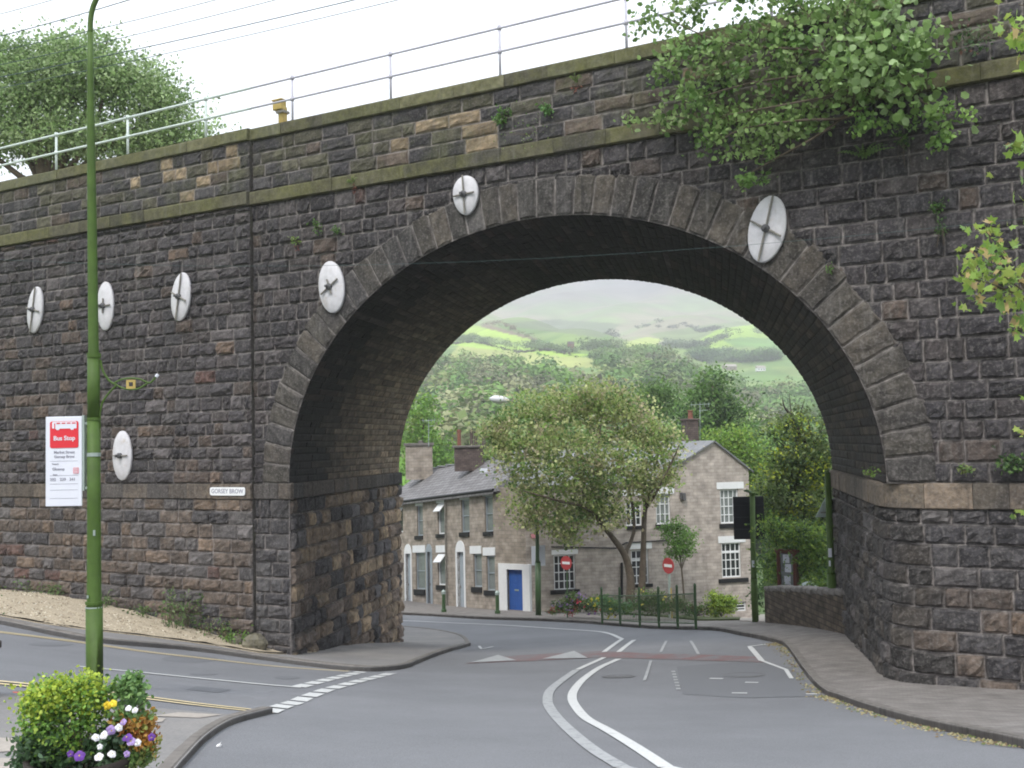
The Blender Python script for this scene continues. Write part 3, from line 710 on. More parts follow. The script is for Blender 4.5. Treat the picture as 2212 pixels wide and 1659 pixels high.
# thin vertical straight joints / damp chases in the face
# pattress plates
AX = np.array([e3, -n3, [0, 0, 1.]])
def plate(x, y, w, h, tilt, cross, shield=False, label=None, d=0., bar=True):
    t, z = wt(x, y, d + .1); P0 = Wp(t, z, float(doff(t)) + .06)
    Y = P0[1]; cw = math.cos(AL)/F*math.hypot(F, 4106*F/2400)*0 + 0
    sc = abs((ray(x+1, y) - ray(x, y))[0]); q1 = np.array(wt(x - w/2, y, d)); q2 = np.array(wt(x + w/2, y, d)); rw = abs(q2[0]-q1[0])/2; rh = px(h, Y)/2
    b = B(); n = 28; ct, stt = math.cos(tilt), math.sin(tilt); poly = []
    for k in range(n):
        a = 2*math.pi*k/n; u, v = rw*math.cos(a), rh*math.sin(a)
        if shield: u *= 1.0 + .12*math.sin(a); v = v*(.95 if v < 0 else .9)
        poly.append((u*ct + v*stt, -u*stt + v*ct))
    ringc = [(0, 1.), (.05, 1.), (.07, .96), (.1, .5), (.11, 0.)]; V = []
    for (dd, k) in ringc[:-1]: V += [P0 - AX[1]*dd*-1*-1 + AX[1]*0 for _ in ()] + [P0 + n3*dd + (u*k)*AX[0] + (v*k)*AX[2] for (u, v) in poly]
    V.append(P0 + n3*.105)
    Fc = [(r*n+i, r*n+(i+1) % n, (r+1)*n+(i+1) % n, (r+1)*n+i) for r in range(3) for i in range(n)] + [(3*n+i, 3*n+(i+1) % n, 4*n) for i in range(n)] + [tuple(range(n))[::-1]]
    b.add(V, Fc); o = b.build('pattress_plate', M['iron_white'], bridge, True, label=label)
    if bar:
        bb = B()
        for (ang, ln) in cross:
            dv = np.array([math.sin(ang), math.cos(ang)]); 
            bb.tube([P0 + n3*.13 + AX[0]*dv[0]*ln*rh*s + AX[2]*dv[1]*ln*rh*s for s in (-1, 0, 1)], .022, 6)
        sub(bb, 'cross_bar', M['iron_mid'], o)
        bs = B(); bs.tube([P0 + n3*.1, P0 + n3*.17, P0 + n3*.2], [.075, .075, .04], 10); bs.tube([P0 + n3*.2, P0 + n3*.27], .03, 8)
        sub(bs, 'tie_bolt', M['iron_dark'], o)
    return o
hb = rad(90)
plate(83, 670, 32, 101, rad(8), [(rad(10), .96), (rad(105), .42)])
plate(234.5, 662, 35, 107, 0, [(hb-.02, .42), (rad(2), .3)])
plate(397.5, 642, 40, 106, rad(9), [(rad(10), .96), (rad(117), .45)])
plate(271, 984, 40, 107, 0, [(hb, .42)])
plate(716, 620, 54, 115, rad(-7), [(rad(57), .48), (rad(-20), .3)])
plate(1006, 421, 54, 94, rad(-3), [(rad(87), .56), (rad(-3), .9)], True, label='round-shouldered plate tucked under the string course')
plate(1657, 495, 80, 147, rad(13), [(rad(15), .98), (rad(122), .52), (rad(-60), .3)])
# street nameplate on the impost band
def txt(s, size, m, O, ax, name='lettering', parent=None, part=None, bold=0., space=1.):
    cu = bpy.data.curves.new('t', 'FONT'); cu.body = s; cu.size = size; cu.align_x = 'CENTER'; cu.align_y = 'CENTER'; cu.extrude = .002; cu.offset = bold; cu.space_character = space; cu.resolution_u = 3
    to = bpy.data.objects.new('t', cu); C.objects.link(to); dg = bpy.context.evaluated_depsgraph_get(); dg.update()
    me = bpy.data.meshes.new_from_object(to.evaluated_get(dg)); bpy.data.objects.remove(to); bpy.data.curves.remove(cu)
    V = np.array([v.co[:] for v in me.vertices]); Fc = [tuple(p.vertices) for p in me.polygons]
    b = B(); ax = np.array(ax); b.add(np.asarray(O) + V[:, :1]*ax[0] + V[:, 1:2]*ax[2] - V[:, 2:3]*ax[1], Fc)
    return sub(b, name, m, part) if part is not None else b.build(name, m, parent)
def rrect(w, h, r, n=5):
    P = []
    for (cx, cy, a0) in ((w/2-r, h/2-r, 0), (-w/2+r, h/2-r, 90), (-w/2+r, -h/2+r, 180), (w/2-r, -h/2+r, 270)):
        for k in range(n): a = rad(a0 + 90*k/(n-1)); P.append((cx + r*math.cos(a), cy + r*math.sin(a)))
    return P
t0, z0 = wt(497.5, 1061, .1); P0 = Wp(t0, z0, .1+.085)
ta, tb = wt(460, 1061, .1)[0], wt(535.5, 1061, .1)[0]; nw = tb - ta
np_ = root('street_nameplate', P0, 'white street nameplate fixed to the band of stone left of the arch', 'street sign')
b = B(); b.prism(rrect(nw, .2, .06), P0, AX, .02, -.02); b.build('plate', M['white'], np_)
txt('GORSEY BROW', .15, M['greytext'], P0 + n3*.024, AX, parent=np_, bold=.002)

# railings on the parapet
def railing_run(tposts, label, mt, r, tr0, tr1, grp=None):
    P0 = Wp(tr0, Z_COP1); o = root('parapet_railing', P0, label, 'railing', grp)
    for zr in (.62, 1.13):
        b = B(); b.tube([Wp(t, Z_COP1 + zr, float(doff(t)*.0) - .2) for t in np.linspace(tr0, tr1, 12)], r, 8); b.build('rail', mt, o, True)
    for t in tposts:
        b = B(); q = Wp(t, Z_COP1, -.2); b.tube([q, q + [0, 0, 1.13]], r*1.05, 8); b.tube([q + [0, 0, .57], q + [0, 0, .67]], r*1.6, 8); b.tube([q + [0, 0, 1.09], q + [0, 0, 1.19]], r*1.6, 8)
        b.tube([q, q + [0, 0, .03]], .08, 10)
        b.build('post', mt, o, True)
railing_run([-17.4, -14.5, -11.6, -8.63, -5.72, -2.84], 'white painted two-rail railing on the coping at the left, in front of the tree', M['railwhite'], .034, -18.9, -1.3)
railing_run([.04, 2.97, 5.87, 8.83, 11.8, 14.7, 17.6], 'thin grey two-rail railing on the coping over the arch', M['railgrey'], .028, -1.28, 20)
# signal post box
Ps = Wp(wt(577, 250)[0] + .05, Z_COP1, -.5); sg = root('trackside_box', Ps, 'faded yellow box on a short post behind the bridge railing', 'signal box')
b = B(); b.box(Ps + [0, 0, .15], (.17, .17, .9), AX, .02); b.build('post', M['rail_yel'], sg)
b = B(); b.box(Ps + [-.08, 0, .62], (.29, .2, .22), AX, .015); b.box(Ps + [-.08, 0, .76], (.32, .22, .03), AX); b.build('housing', M['rail_yel'], sg)
b = B(); b.box(Ps + [0, 0, .46], (.24, .24, .06), AX); b.build('bracket', M['iron_mid'], sg)
# wires
def wire(p, q, sag, r, label, n=14):
    b = B(); b.tube([p*(1-t) + q*t - np.array([0, 0, sag*4*t*(1-t)]) for t in np.linspace(0, 1, n)], r, 5); b.build('overhead_wire', M['wire'], label=label, cat='wire', group='overhead wires')
Yw = 34
for i, (a, c, y0, y1, lab) in enumerate([(-60, 560, 45, -150, 'highest railway wire crossing the top left corner'), (-60, 700, 93, -140, 'second railway wire from the top, thick and dark'),
        (-60, 900, 122, -120, 'third railway wire from the top, meeting the tree top'), (-60, 1000, 152, -110, 'wire just above the lower green pair across the tree'),
        (-60, 1250, 178, -120, 'greenish upper wire of the lowest pair across the tree'), (-60, 1300, 202, -110, 'lowest railway wire, crossing the middle of the tree')]):
    wire(at(a, y0, 38), at(c, y1, 27), .15, .012 + .004*(i in (1, 4)), lab)
wire(at(-80, 556, 22), at(2300, 462, 16), .42, .003, 'thin pale wire strung across the face of the arch')

# ---------------------------------------------------------------- houses beyond the arch
Z3 = np.array([0, 0, 1.])
class Facade:
    def __init__(s, A, Bp, shear=0.):
        s.A = np.array([A[0], A[1], 0.]); d = np.array([Bp[0]-A[0], Bp[1]-A[1], 0.]); s.L = np.linalg.norm(d); s.d = d / s.L
        s.n = np.array([s.d[1], -s.d[0], 0.]); s.n = s.n if s.n @ s.A < 0 else -s.n; s.k = shear; s.ax = np.array([s.d, -s.n, Z3])
    def uv(s, x, y):
        r = ray(x, y); p = r * ((s.A @ s.n) / (r @ s.n)); u = float((p - s.A) @ s.d); return u, float(p[2]) - s.k*u
    def P(s, u, z, o=0.): return s.A + s.d*u + s.n*o + Z3*(z + s.k*u)
    def rect(s, x0, x1, y0, y1):
        xm = (x0+x1)/2; ym = (y0+y1)/2; return (s.uv(x0, ym)[0], s.uv(x1, ym)[0], s.uv(xm, y1)[1], s.uv(xm, y0)[1])
    def wall(s, u0, u1, z0, z1, holes, top=None):
        b = B(); us = sorted({u0, u1, *[h[0] for h in holes], *[h[1] for h in holes]}); zs = sorted({z0, z1, *[h[2] for h in holes], *[h[3] for h in holes]})
        for i in range(len(us)-1):
            for j in range(len(zs)-1):
                a, c, e, f = us[i], us[i+1], zs[j], zs[j+1]; um, zm = (a+c)/2, (e+f)/2
                if any(h[0] < um < h[1] and h[2] < zm < h[3] for h in holes): continue
                b.add([s.P(a, e), s.P(c, e), s.P(c, f), s.P(a, f)], [(0,1,2,3)], None, [(a,e),(c,e),(c,f),(a,f)])
        for h in holes:
            for (p, q) in (((h[0],h[2]),(h[0],h[3])), ((h[0],h[3]),(h[1],h[3])), ((h[1],h[3]),(h[1],h[2])), ((h[1],h[2]),(h[0],h[2]))):
                b.add([s.P(*p), s.P(*q), s.P(*q, -.2), s.P(*p, -.2)], [(0,1,2,3)], None, [(0,0),(.3,0),(.3,.2),(0,.2)])
        if top: b.add([s.P(*t) for t in top], [tuple(range(len(top)))], None, top)
        return b
    def bx(s, b, u0, u1, z0, z1, o0, o1, bev=0):
        V = []
        for o in (o0, o1):
            for (u, z) in ((u0,z0),(u1,z0),(u1,z1),(u0,z1)): V.append(s.P(u, z, o))
        b.add(V, [(0,1,2,3),(7,6,5,4),(0,4,5,1),(1,5,6,2),(2,6,7,3),(3,7,4,0)])
    def window(s, par, r, cols, rows, m='white', pane='glass', lintel=None, sill=None, lm='white', sm='sill', open_=False, bar=.035, trans=None):
        u0, u1, z0, z1 = r; b = B(); f = .06; o = (-.13, -.07)
        for q in ((u0,u0+f,z0,z1),(u1-f,u1,z0,z1),(u0+f,u1-f,z0,z0+f),(u0+f,u1-f,z1-f,z1)): s.bx(b, *q, *o)
        for i in range(1, cols): u = u0 + (u1-u0)*i/cols; s.bx(b, u-bar/2, u+bar/2, z0+f, z1-f, -.125, -.085)
        for i in range(1, rows): z = z0 + (z1-z0)*i/rows; s.bx(b, u0+f, u1-f, z-bar/2, z+bar/2, -.123, -.083)
        if trans: z = z1 - (z1-z0)*trans; s.bx(b, u0+f, u1-f, z-.04, z+.04, -.12, -.066)
        w = b.build('window', M[m], par)
        p = B(); p.add([s.P(u0+.01, z0+.01, -.12), s.P(u1-.01, z0+.01, -.12), s.P(u1-.01, z1-.01, -.12), s.P(u0+.01, z1-.01, -.12)], [(0,1,2,3)]); sub(p, 'pane', M[pane], w)
        if lintel: p = B(); s.bx(p, *lintel, -.1, .03); sub(p, 'lintel', M[lm], w)
        if sill: p = B(); s.bx(p, *sill, -.12, .07); sub(p, 'sill', M[sm], w)
        if open_:
            p = B(); zt = z1 - .03; hh = (z1-z0)*.32
            p.add([s.P(u0+.03, zt, -.06), s.P(u1-.03, zt, -.06), s.P(u1-.03, zt-hh*.8, .26), s.P(u0+.03, zt-hh*.8, .26), s.P(u0+.03, zt+.03, -.04), s.P(u1-.03, zt+.03, -.04), s.P(u1-.03, zt-hh*.8+.03, .29), s.P(u0+.03, zt-hh*.8+.03, .29)],
                  [(3,2,1,0),(4,5,6,7),(0,1,5,4),(1,2,6,5),(2,3,7,6),(3,0,4,7)]); sub(p, 'open_casement', M['white'], w)
        return w
def z2(x, y): return x/3.887 + 836.3, y/3.887 + 938.7            # enlargement scales used when measuring
def z4(x, y): return x/3.703 + 1237.4, y/3.703 + 981.4
def rc(Fa, fn, x0, x1, y0, y1): a = fn(x0, y0); b = fn(x1, y1); return Fa.rect(a[0], b[0], a[1], b[1])
cA = at(1075, 1322, 51)                                          # corner by the blue door
lE = at(862, 1306, 60.8); dR = (lE - cA)[:2]; dR /= np.hypot(*dR)
row = root('terraced_cottages', cA, 'brownish stone terrace with a slate roof and small white lintels, running away at the left', 'house')
ff = Facade(cA, cA[:2] + dR*11.4, (lE[2]-cA[2])/np.hypot(*(lE-cA)[:2]))
zE = ff.uv(1075, 1054)[1]; z0 = ff.uv(1075, 1322)[1] - .5
wins = []
for (a, b_, c, d, op, li, si, pn) in [(250,300,597,850,0,(240,300,562,597),(236,302,850,882),'netglass'),(425,485,575,835,1,(415,484,540,575),(415,486,835,868),'netglass'),(622,690,545,820,0,(610,690,510,545),(612,692,820,858),'netglass'),(818,888,515,815,0,(805,887,480,515),(812,892,815,852),'netglass'),
        (240,320,990,1300,0,(216,320,930,990),(232,322,1300,1350),'netglass'),(425,490,1000,1265,1,(412,494,930,990),(418,494,1265,1305),'netglass'),(725,795,1003,1280,0,(697,792,935,1000),(714,798,1280,1326),'netglass'),(834,905,1018,1310,0,(806,908,947,1015),(820,910,1310,1352),'netglass'),(78,132,612,820,1,(80,130,572,600),None,'glass')]:
    wins.append((rc(ff, z2, a, b_, c, d), op, rc(ff, z2, *li), rc(ff, z2, *si) if si else None, pn))
fix = lambda r: (min(r[0], r[1]), max(r[0], r[1]), min(r[2], r[3]), max(r[2], r[3]))
wins = [(fix(r), op, fix(l), fix(s_) if s_ else None, pn) for (r, op, l, s_, pn) in wins]
doors = [fix(rc(ff, z2, 340, 372, 985, 1425)), fix(rc(ff, z2, 592, 648, 985, 1455)), fix(rc(ff, z2, 158, 200, 1000, 1420))]
ff.wall(-.0, 13.5, z0 - .6, zE, [w[0] for w in wins] + doors).build('wall', M['housestone'], row)
for (r, op, l, s_, pn) in wins: ff.window(row, r, 1, 2 if not op else 1, pane=pn, lintel=l, sill=s_, open_=bool(op), m='greydoor' if not op else 'white')
for k, r in enumerate(doors):
    u0, u1, za, zb = r; b = B(); ff.bx(b, u0+.01, u1-.01, za-.25, zb, -.17, -.12)
    for q in ((.12, .45), (.55, .9)): ff.bx(b, u0+.15, u1-.15, za + (zb-za)*q[0], za + (zb-za)*q[1], -.12, -.105)
    dd = b.build('door', M['greydoor'], row)
    b = B(); ff.bx(b, u0-.14, u0, za-.25, zb, -.1, .03); ff.bx(b, u1, u1+.14, za-.25, zb, -.1, .03)
    n = 10; uc = (u0+u1)/2; ro = (u1-u0)/2 + .14; ri = (u1-u0)/2
    arc_o = [(uc + ro*math.cos(t), zb + ro*1.1*math.sin(t)) for t in np.linspace(0, math.pi, n)]
    b.prism(arc_o, ff.P(0, 0, .035), np.array([ff.d + Z3*ff.k, -ff.n, Z3]), .1); sub(b, 'surround', M['greydoor' if k == 0 else 'white'], dd)
    b = B(); b.box(ff.P(u1-.12, za + 1.0, -.1), (.04,.04,.12), ff.ax); sub(b, 'handle', M['iron_mid'], dd)
# roof of the row, gutter, roof light
hw = 2.7; rise = 1.75; b = B(); u_a, u_b = -.25, 13.6
rdir = -ff.n
def RP(u, t): return ff.P(u, zE + t*rise, 0.) + rdir*(t*hw)
for (t0_, t1_) in ((-.09, 1.), ):
    b.add([RP(u_a, t0_), RP(u_b, t0_), RP(u_b, 1.), RP(u_a+1.2, 1.)], [(0,1,2,3)], None, [(0,0),(13.8,0),(13.8,3.4),(1.4,3.4)])
    b.add([RP(u_a, t0_)-Z3*.1, RP(u_b, t0_)-Z3*.1, RP(u_b, t0_), RP(u_a, t0_)], [(0,1,2,3)], None, [(0,0),(13.8,0),(13.8,.1),(0,.1)])
bk = ff.P(u_a, zE) + rdir*hw*2; bk2 = ff.P(u_b, zE) + rdir*hw*2
b.add([RP(u_a+1.2, 1.), RP(u_b, 1.), bk2, bk], [(0,1,2,3)], None, [(0,0),(13,0),(13,3.4),(0,3.4)])
b.add([RP(u_a, -.09), RP(u_a+1.2, 1.), bk], [(0,1,2)], None, [(0,0),(2.7,2),(5.4,0)])
rf = b.build('roof', M['slate'], row)
b = B(); b.tube([ff.P(u, zE-.08, .22) for u in np.linspace(-.2, 13.5, 5)], .07, 8); ff.bx(b, -.1, 13.5, zE-.26, zE-.02, .0, .12); b.build('gutter', M['gut'], row)
b = B()
for u in (5.1,): b.tube([ff.P(u, zE-.1, .1), ff.P(u, z0+.4, .1)], .045, 8)
b.build('drainpipe', M['iron_mid'], row)
p = at(982, 1040, 54.5); b = B(); q = RP(3.9, .55) + Z3*.05; b.box(q, (.75, .05, .28), ff.ax, .01); sub(b, 'rooflight', M['signwhite'], rf)
b = B()
for t in np.linspace(0, 1, 12): b.box(RP(u_a+1.3 + (u_b-u_a-1.5)*t, 1.) + Z3*.03, (1.05, .22, .09), ff.ax, .02)
sub(b, 'ridge_tiles', M['slate2'], rf)
def chimney(part, x0, x1, y0, y1, Y, m, pots, name='chimney', capm='kerb', deep=.6):
    a = at((x0+x1)/2, y0, Y); w = px(x1-x0, Y); h = px(y1-y0, Y); b = B(); ax = frame((1, .15)); c = a - Z3*(h/2+.3)
    V0 = B(); V0.box(c, (w, deep, h + .6), ax)
    V = V0.v[0]; uv = [(v @ ax[0] + v @ ax[1], v[2]) for v in V]; b.add(V, V0.f, None, uv)
    o = sub(b, name, M[m], part)
    return a, ax, w
A_, ax_, w_ = chimney(rf, 876, 933, 962, 1012, 62., 'housestone', [])
b = B(); b.box(A_ + Z3*.05, (w_+.16, .76, .16), ax_, .02); b.box(A_ + [.1, 0, .2], (.22,.22,.16), ax_, .03); sub(b, 'chimney_cap', M['kerb'], rf)
A_, ax_, w_ = chimney(rf, 982, 1044, 966, 992, 57., 'chimbrick', [])
b = B(); b.box(A_ + Z3*.04, (w_+.16, .76, .12), ax_, .02); sub(b, 'chimney_cap', M['kerb'], rf)
for (x, y, wd) in ((992, 928, 9), (1019, 932, 8), (1028, 932, 8), (1046, 926, 9)):
    q = at(x, 966, 57.); r0 = px(wd, 57)/2; b = B(); H_ = px(966-y, 57); b.tube([q, q+Z3*H_*.1, q+Z3*H_*.85, q+Z3*H_*.87, q+Z3*H_], [r0*1.15, r0, r0*.85, r0*1.1, r0*1.05], 10); sub(b, 'chimney_pot', M['terracotta' if x < 1010 else 'chimbrick'], rf)
def aerial(x, y0, y1, Y, part, sc=1.):
    a, c = at(x, y0, Y), at(x, y1, Y); b = B(); b.tube([c, a], .02, 6); b.tube([a + [-.45*sc, 0, -.05], a + [.5*sc, .1, -.02]], .012, 5)
    for k in range(5): q = a + np.array([-.4*sc + k*.2*sc, 0, -.04]); b.tube([q + [0, -.15, -.0], q + [0, .15, .0]], .008, 4); b.tube([q - Z3*.12, q + Z3*.12], .008, 4)
    b.tube([a - Z3*.35 + [-.05, 0, 0], a - Z3*.33 + [.35*sc, 0, 0]], .01, 4)
    sub(b, 'aerial', M['galv'], part)
aerial(943, 1, 2, 60, rf) if False else aerial(926, 907, 965, 61.5, rf, .8)
# corner bay with the blue door
cB = at(1139, 1326, 50.2); cF = Facade(cA, cB)
zE2 = zE - .0
corner = root('corner_house', cB, 'long pinkish stone house with a gable end, white lintels and a blue corner door', 'house')
dz = fix(rc(cF, z2, 1012, 1143, 1133, 1477))
cF.wall(0, cF.L, cF.uv(1110, 1330)[1] - 1, zE + .05, [dz]).build('wall', M['housestone'], corner)
b = B(); cF.bx(b, dz[0]+.01, dz[1]-.01, dz[2], dz[3], -.17, -.13)
for (q0, q1) in ((.08,.3),(.36,.62),(.68,.94)):
    for (p0, p1) in ((.12,.45),(.55,.88)): cF.bx(b, dz[0] + (dz[1]-dz[0])*p0, dz[0] + (dz[1]-dz[0])*p1, dz[2] + (dz[3]-dz[2])*q0, dz[2] + (dz[3]-dz[2])*q1, -.13, -.118)
bd = b.build('door', M['bluedoor'], corner, label='bright blue panelled door')
b = B(); fo = fix(rc(cF, z2, 945, 1200, 1085, 1505))
for q in ((fo[0]-.02, dz[0], dz[2]-.15, fo[3]), (dz[1], fo[1]+.02, dz[2]-.15, fo[3]), (dz[0], dz[1], dz[3], fo[3])): cF.bx(b, *q, -.12, .07)
sub(b, 'door_frame', M['white'], bd)
b = B(); cF.bx(b, dz[0]+.3, dz[1]-.3, dz[2]+.86, dz[2]+.93, -.118, -.1); sub(b, 'letterbox', M['galv'], bd)
b = B(); cF.bx(b, dz[0]-.1, dz[1]+.1, dz[2]-.2, dz[2]-.02, -.1, .25); sub(b, 'doorstep', M['palepave'], bd)
# long wall and gable
lA = cB; lB = at(1627, 1335, 52.6); lF = Facade(lA, lB); uG = lF.uv(1408, 1100)[0]; zbL = lF.uv(1300, 1345)[1] - 2
zEv = lF.uv(1408, 1037)[1]; zEr = lF.uv(1626, 1012)[1]; uP, zP = lF.uv(1542, 955)
W_ = []
for (r, c, ro, li, si, pn, tr) in [((1400,1580,1010,1305),4,4,(1380,1600,965,1006),(1370,1615,1302,1337),'glass',.0)]:
    W_.append((fix(rc(lF, z2, *r)), c, ro, fix(rc(lF, z2, *li)), fix(rc(lF, z2, *si)), pn, tr))
for (r, c, ro, li, si, pn, tr) in [((205,310,330,565),2,3,(198,322,288,330),None,'netglass',0),((425,550,375,572),3,3,(395,575,285,330),(430,572,572,600),'glass',0),((665,780,318,560),3,3,(650,808,262,316),(662,790,560,588),'netglass',0),((1180,1325,280,552),4,4,(1150,1365,222,276),(1172,1335,554,590),'netglass',0),
        ((468,606,765,1040),3,4,(435,630,696,757),(495,637,1036,1062),'glass',.3),((1192,1345,706,985),4,4,(1162,1380,652,706),(1165,1402,992,1025),'glass',.28),((1308,1388,1178,1255),1,3,None,None,'glass',0)]:
    W_.append((fix(rc(lF, z4, *r)), c, ro, fix(rc(lF, z4, *li)) if li else None, fix(rc(lF, z4, *si)) if si else None, pn, tr))
lF.wall(0, lF.L, zbL, zEv, [w[0] for w in W_], top=[(uG, zEv), (lF.L, zEv), (lF.L, zEr), (uP, zP), (uG, zEv + .001)]).build('wall', M['housestone2'], corner)
for (r, c, ro, li, si, pn, tr) in W_: lF.window(corner, r, c, ro, pane=pn, lintel=li, sill=si, trans=tr or None, bar=.04)
back = -lF.n
def XP(u, z, d): return lF.P(u, z) + back*d
b = B(); DD = 8.
b.add([XP(uG-.2, zEv-.12, -.12), XP(uP, zP+.08, -.12), XP(uP, zP+.08, DD), XP(uG-.2, zEv-.12, DD)], [(0,1,2,3)], None, [(0,0),(0,4),(DD,4),(DD,0)])
b.add([XP(lF.L+.2, zEr-.1, -.12), XP(uP, zP+.08, -.12), XP(uP, zP+.08, DD), XP(lF.L+.2, zEr-.1, DD)], [(0,1,2,3)], None, [(0,0),(0,3),(DD,3),(DD,0)])
for (u1_, z1_) in ((uG-.2, zEv-.12), (lF.L+.2, zEr-.1)): b.add([XP(u1_, z1_, -.12), XP(uP, zP+.08, -.12), XP(uP, zP, -.12), XP(u1_, z1_-.09, -.12)], [(0,1,2,3)], None, [(0,0),(0,4),(.1,4),(.1,0)])
rw = 3.1; b.add([XP(-.4, zEv-.1, -.2), XP(uG+.4, zEv-.1, -.2), XP(uG+.4, zEv+1.5, rw), XP(-.4+.4, zEv+1.5, rw)], [(0,1,2,3)], None, [(0,0),(9,0),(9,3.4),(0,3.4)])
b.add([XP(0, zEv+1.5, rw), XP(uG+.4, zEv+1.5, rw), XP(uG+.4, zEv-.1, rw*2), XP(0, zEv-.1, rw*2)], [(0,1,2,3)], None, [(0,0),(9,0),(9,3.4),(0,3.4)])
rf2 = b.build('roof', M['slate2'], corner)
b = B()
for (u, z0_, z1_) in ((lF.L, zbL, zEr), ):
    b.add([lF.P(u, z0_), XP(u, z0_, DD), XP(u, z1_, DD), lF.P(u, z1_)], [(0,1,2,3)], None, [(0,0),(DD,0),(DD,9),(0,9)])
b.add([XP(lF.L, zbL, DD), XP(0, zbL, DD), XP(0, zEr, DD), XP(lF.L, zEr, DD)], [(0,1,2,3)], None, [(0,0),(14,0),(14,9),(0,9)])
b.build('rear_wall', M['housestone2'], corner)
A_, ax_, w_ = chimney(rf2, 1477, 1503, 908, 975, 56., 'chimbrick', [], deep=.9)
b = B(); b.box(A_ + Z3*.03, (w_+.12, 1.0, .1), ax_, .02); sub(b, 'chimney_cap', M['chimbrick'], rf2)
q = at(1491.5, 906, 56); b = B(); b.tube([q, q+Z3*.06, q+Z3*.4, q+Z3*.42, q+Z3*.46], [.15,.13,.11,.15,.14], 10); sub(b, 'chimney_pot', M['terracotta'], rf2)
aerial(1512, 872, 960, 56, rf2, 1.1)
b = B(); r1 = lF.uv(1190, 1181); r2 = lF.uv(1441, 1168)
b.tube([lF.P(r1[0], r1[1], .06), lF.P(lF.uv(1330, 1184)[0], lF.uv(1330, 1184)[1], .06), lF.P(*lF.uv(1352, 1172), .06), lF.P(*lF.uv(1441, 1167), .06)], .035, 6)
b.tube([lF.P(*lF.uv(1342, 1215), .08), lF.P(*lF.uv(1342, 1290), .08)], .06, 6); b.tube([lF.P(*lF.uv(1218, 1155), .06), lF.P(*lF.uv(1218, 1182), .06)], .03, 6)
b.build('drainpipe', M['gut'], corner)
b = B(); p = lF.uv(1475, 1073); b.box(lF.P(p[0], p[1], .12), (.16, .2, .36), lF.ax, .03); b.box(lF.P(p[0]-.12, p[1]+.05, .1), (.1, .1, .3), lF.ax); b.build('wall_lamp', M['iron_dark'], corner)
b = B(); p = lF.uv(1158, 1200); b.box(lF.P(p[0], p[1], .05), (.45, .05, .85), lF.ax); b.build('notice_plate', M['signwhite'], corner)
b = B(); p = lF.uv(1150, 1158); b.box(lF.P(p[0]+.1, p[1], .03), (.35, .04, .18), lF.ax); b.build('alarm_box', M['palered'], corner)
# garden walls, fence, far roofs
def far_house(x0, x1, y0, y1, wm, rm, lab, name='farmhouse'):
    a = far_ground((x0+x1)/2, y1); Y = a[1]; w = px(x1-x0, Y); h = px(y1-y0, Y); ax = frame((1, .25)); o = root(name, a, lab, 'house')
    c = a + Z3*h*.3; b = B(); b.box(c, (w, w*.45, h*.62), ax); b.build('wall', M[wm], o)
    b = B(); e0 = c + Z3*h*.31
    V = [e0 + ax[0]*sx*w*.53 + ax[1]*sy*w*.27 for sx in (-1, 1) for sy in (-1, 1)] + [e0 + ax[0]*sx*w*.53 + Z3*h*.42 for sx in (-1, 1)]
    b.add(V, [(0,2,5,4),(3,1,4,5),(1,0,4),(2,3,5)]); b.build('roof', M[rm], o)
    b = B()
    for k in range(3): b.box(c - ax[1]*w*.226 + ax[0]*w*(-.3+.3*k), (w*.09, .1, h*.16), ax)
    b.build('window', M['glass'], o)
far_house(1294, 1316, 777, 789, 'white', 'palepave', 'pale farmhouse at the foot of the bright green field, left of the tree tops')
far_house(1396, 1442, 786, 801, 'housestone2', 'palepave', 'long low pale roofed house half hidden in the valley trees, middle of the arch')
far_house(1466, 1494, 786, 800, 'housestone2', 'palepave', 'small pale house right of the long low one among the valley trees')
far_house(1562, 1590, 787, 800, 'housestone', 'palepave', 'pale house with a low roof among the trees toward the right of the arch')
far_house(1633, 1653, 790, 802, 'white', 'palepave', 'small white house farthest right in the valley')
far_house(1226, 1240, 738, 752, 'terracotta', 'chimbrick', 'reddish farmhouse at the right end of the upper bright fields')

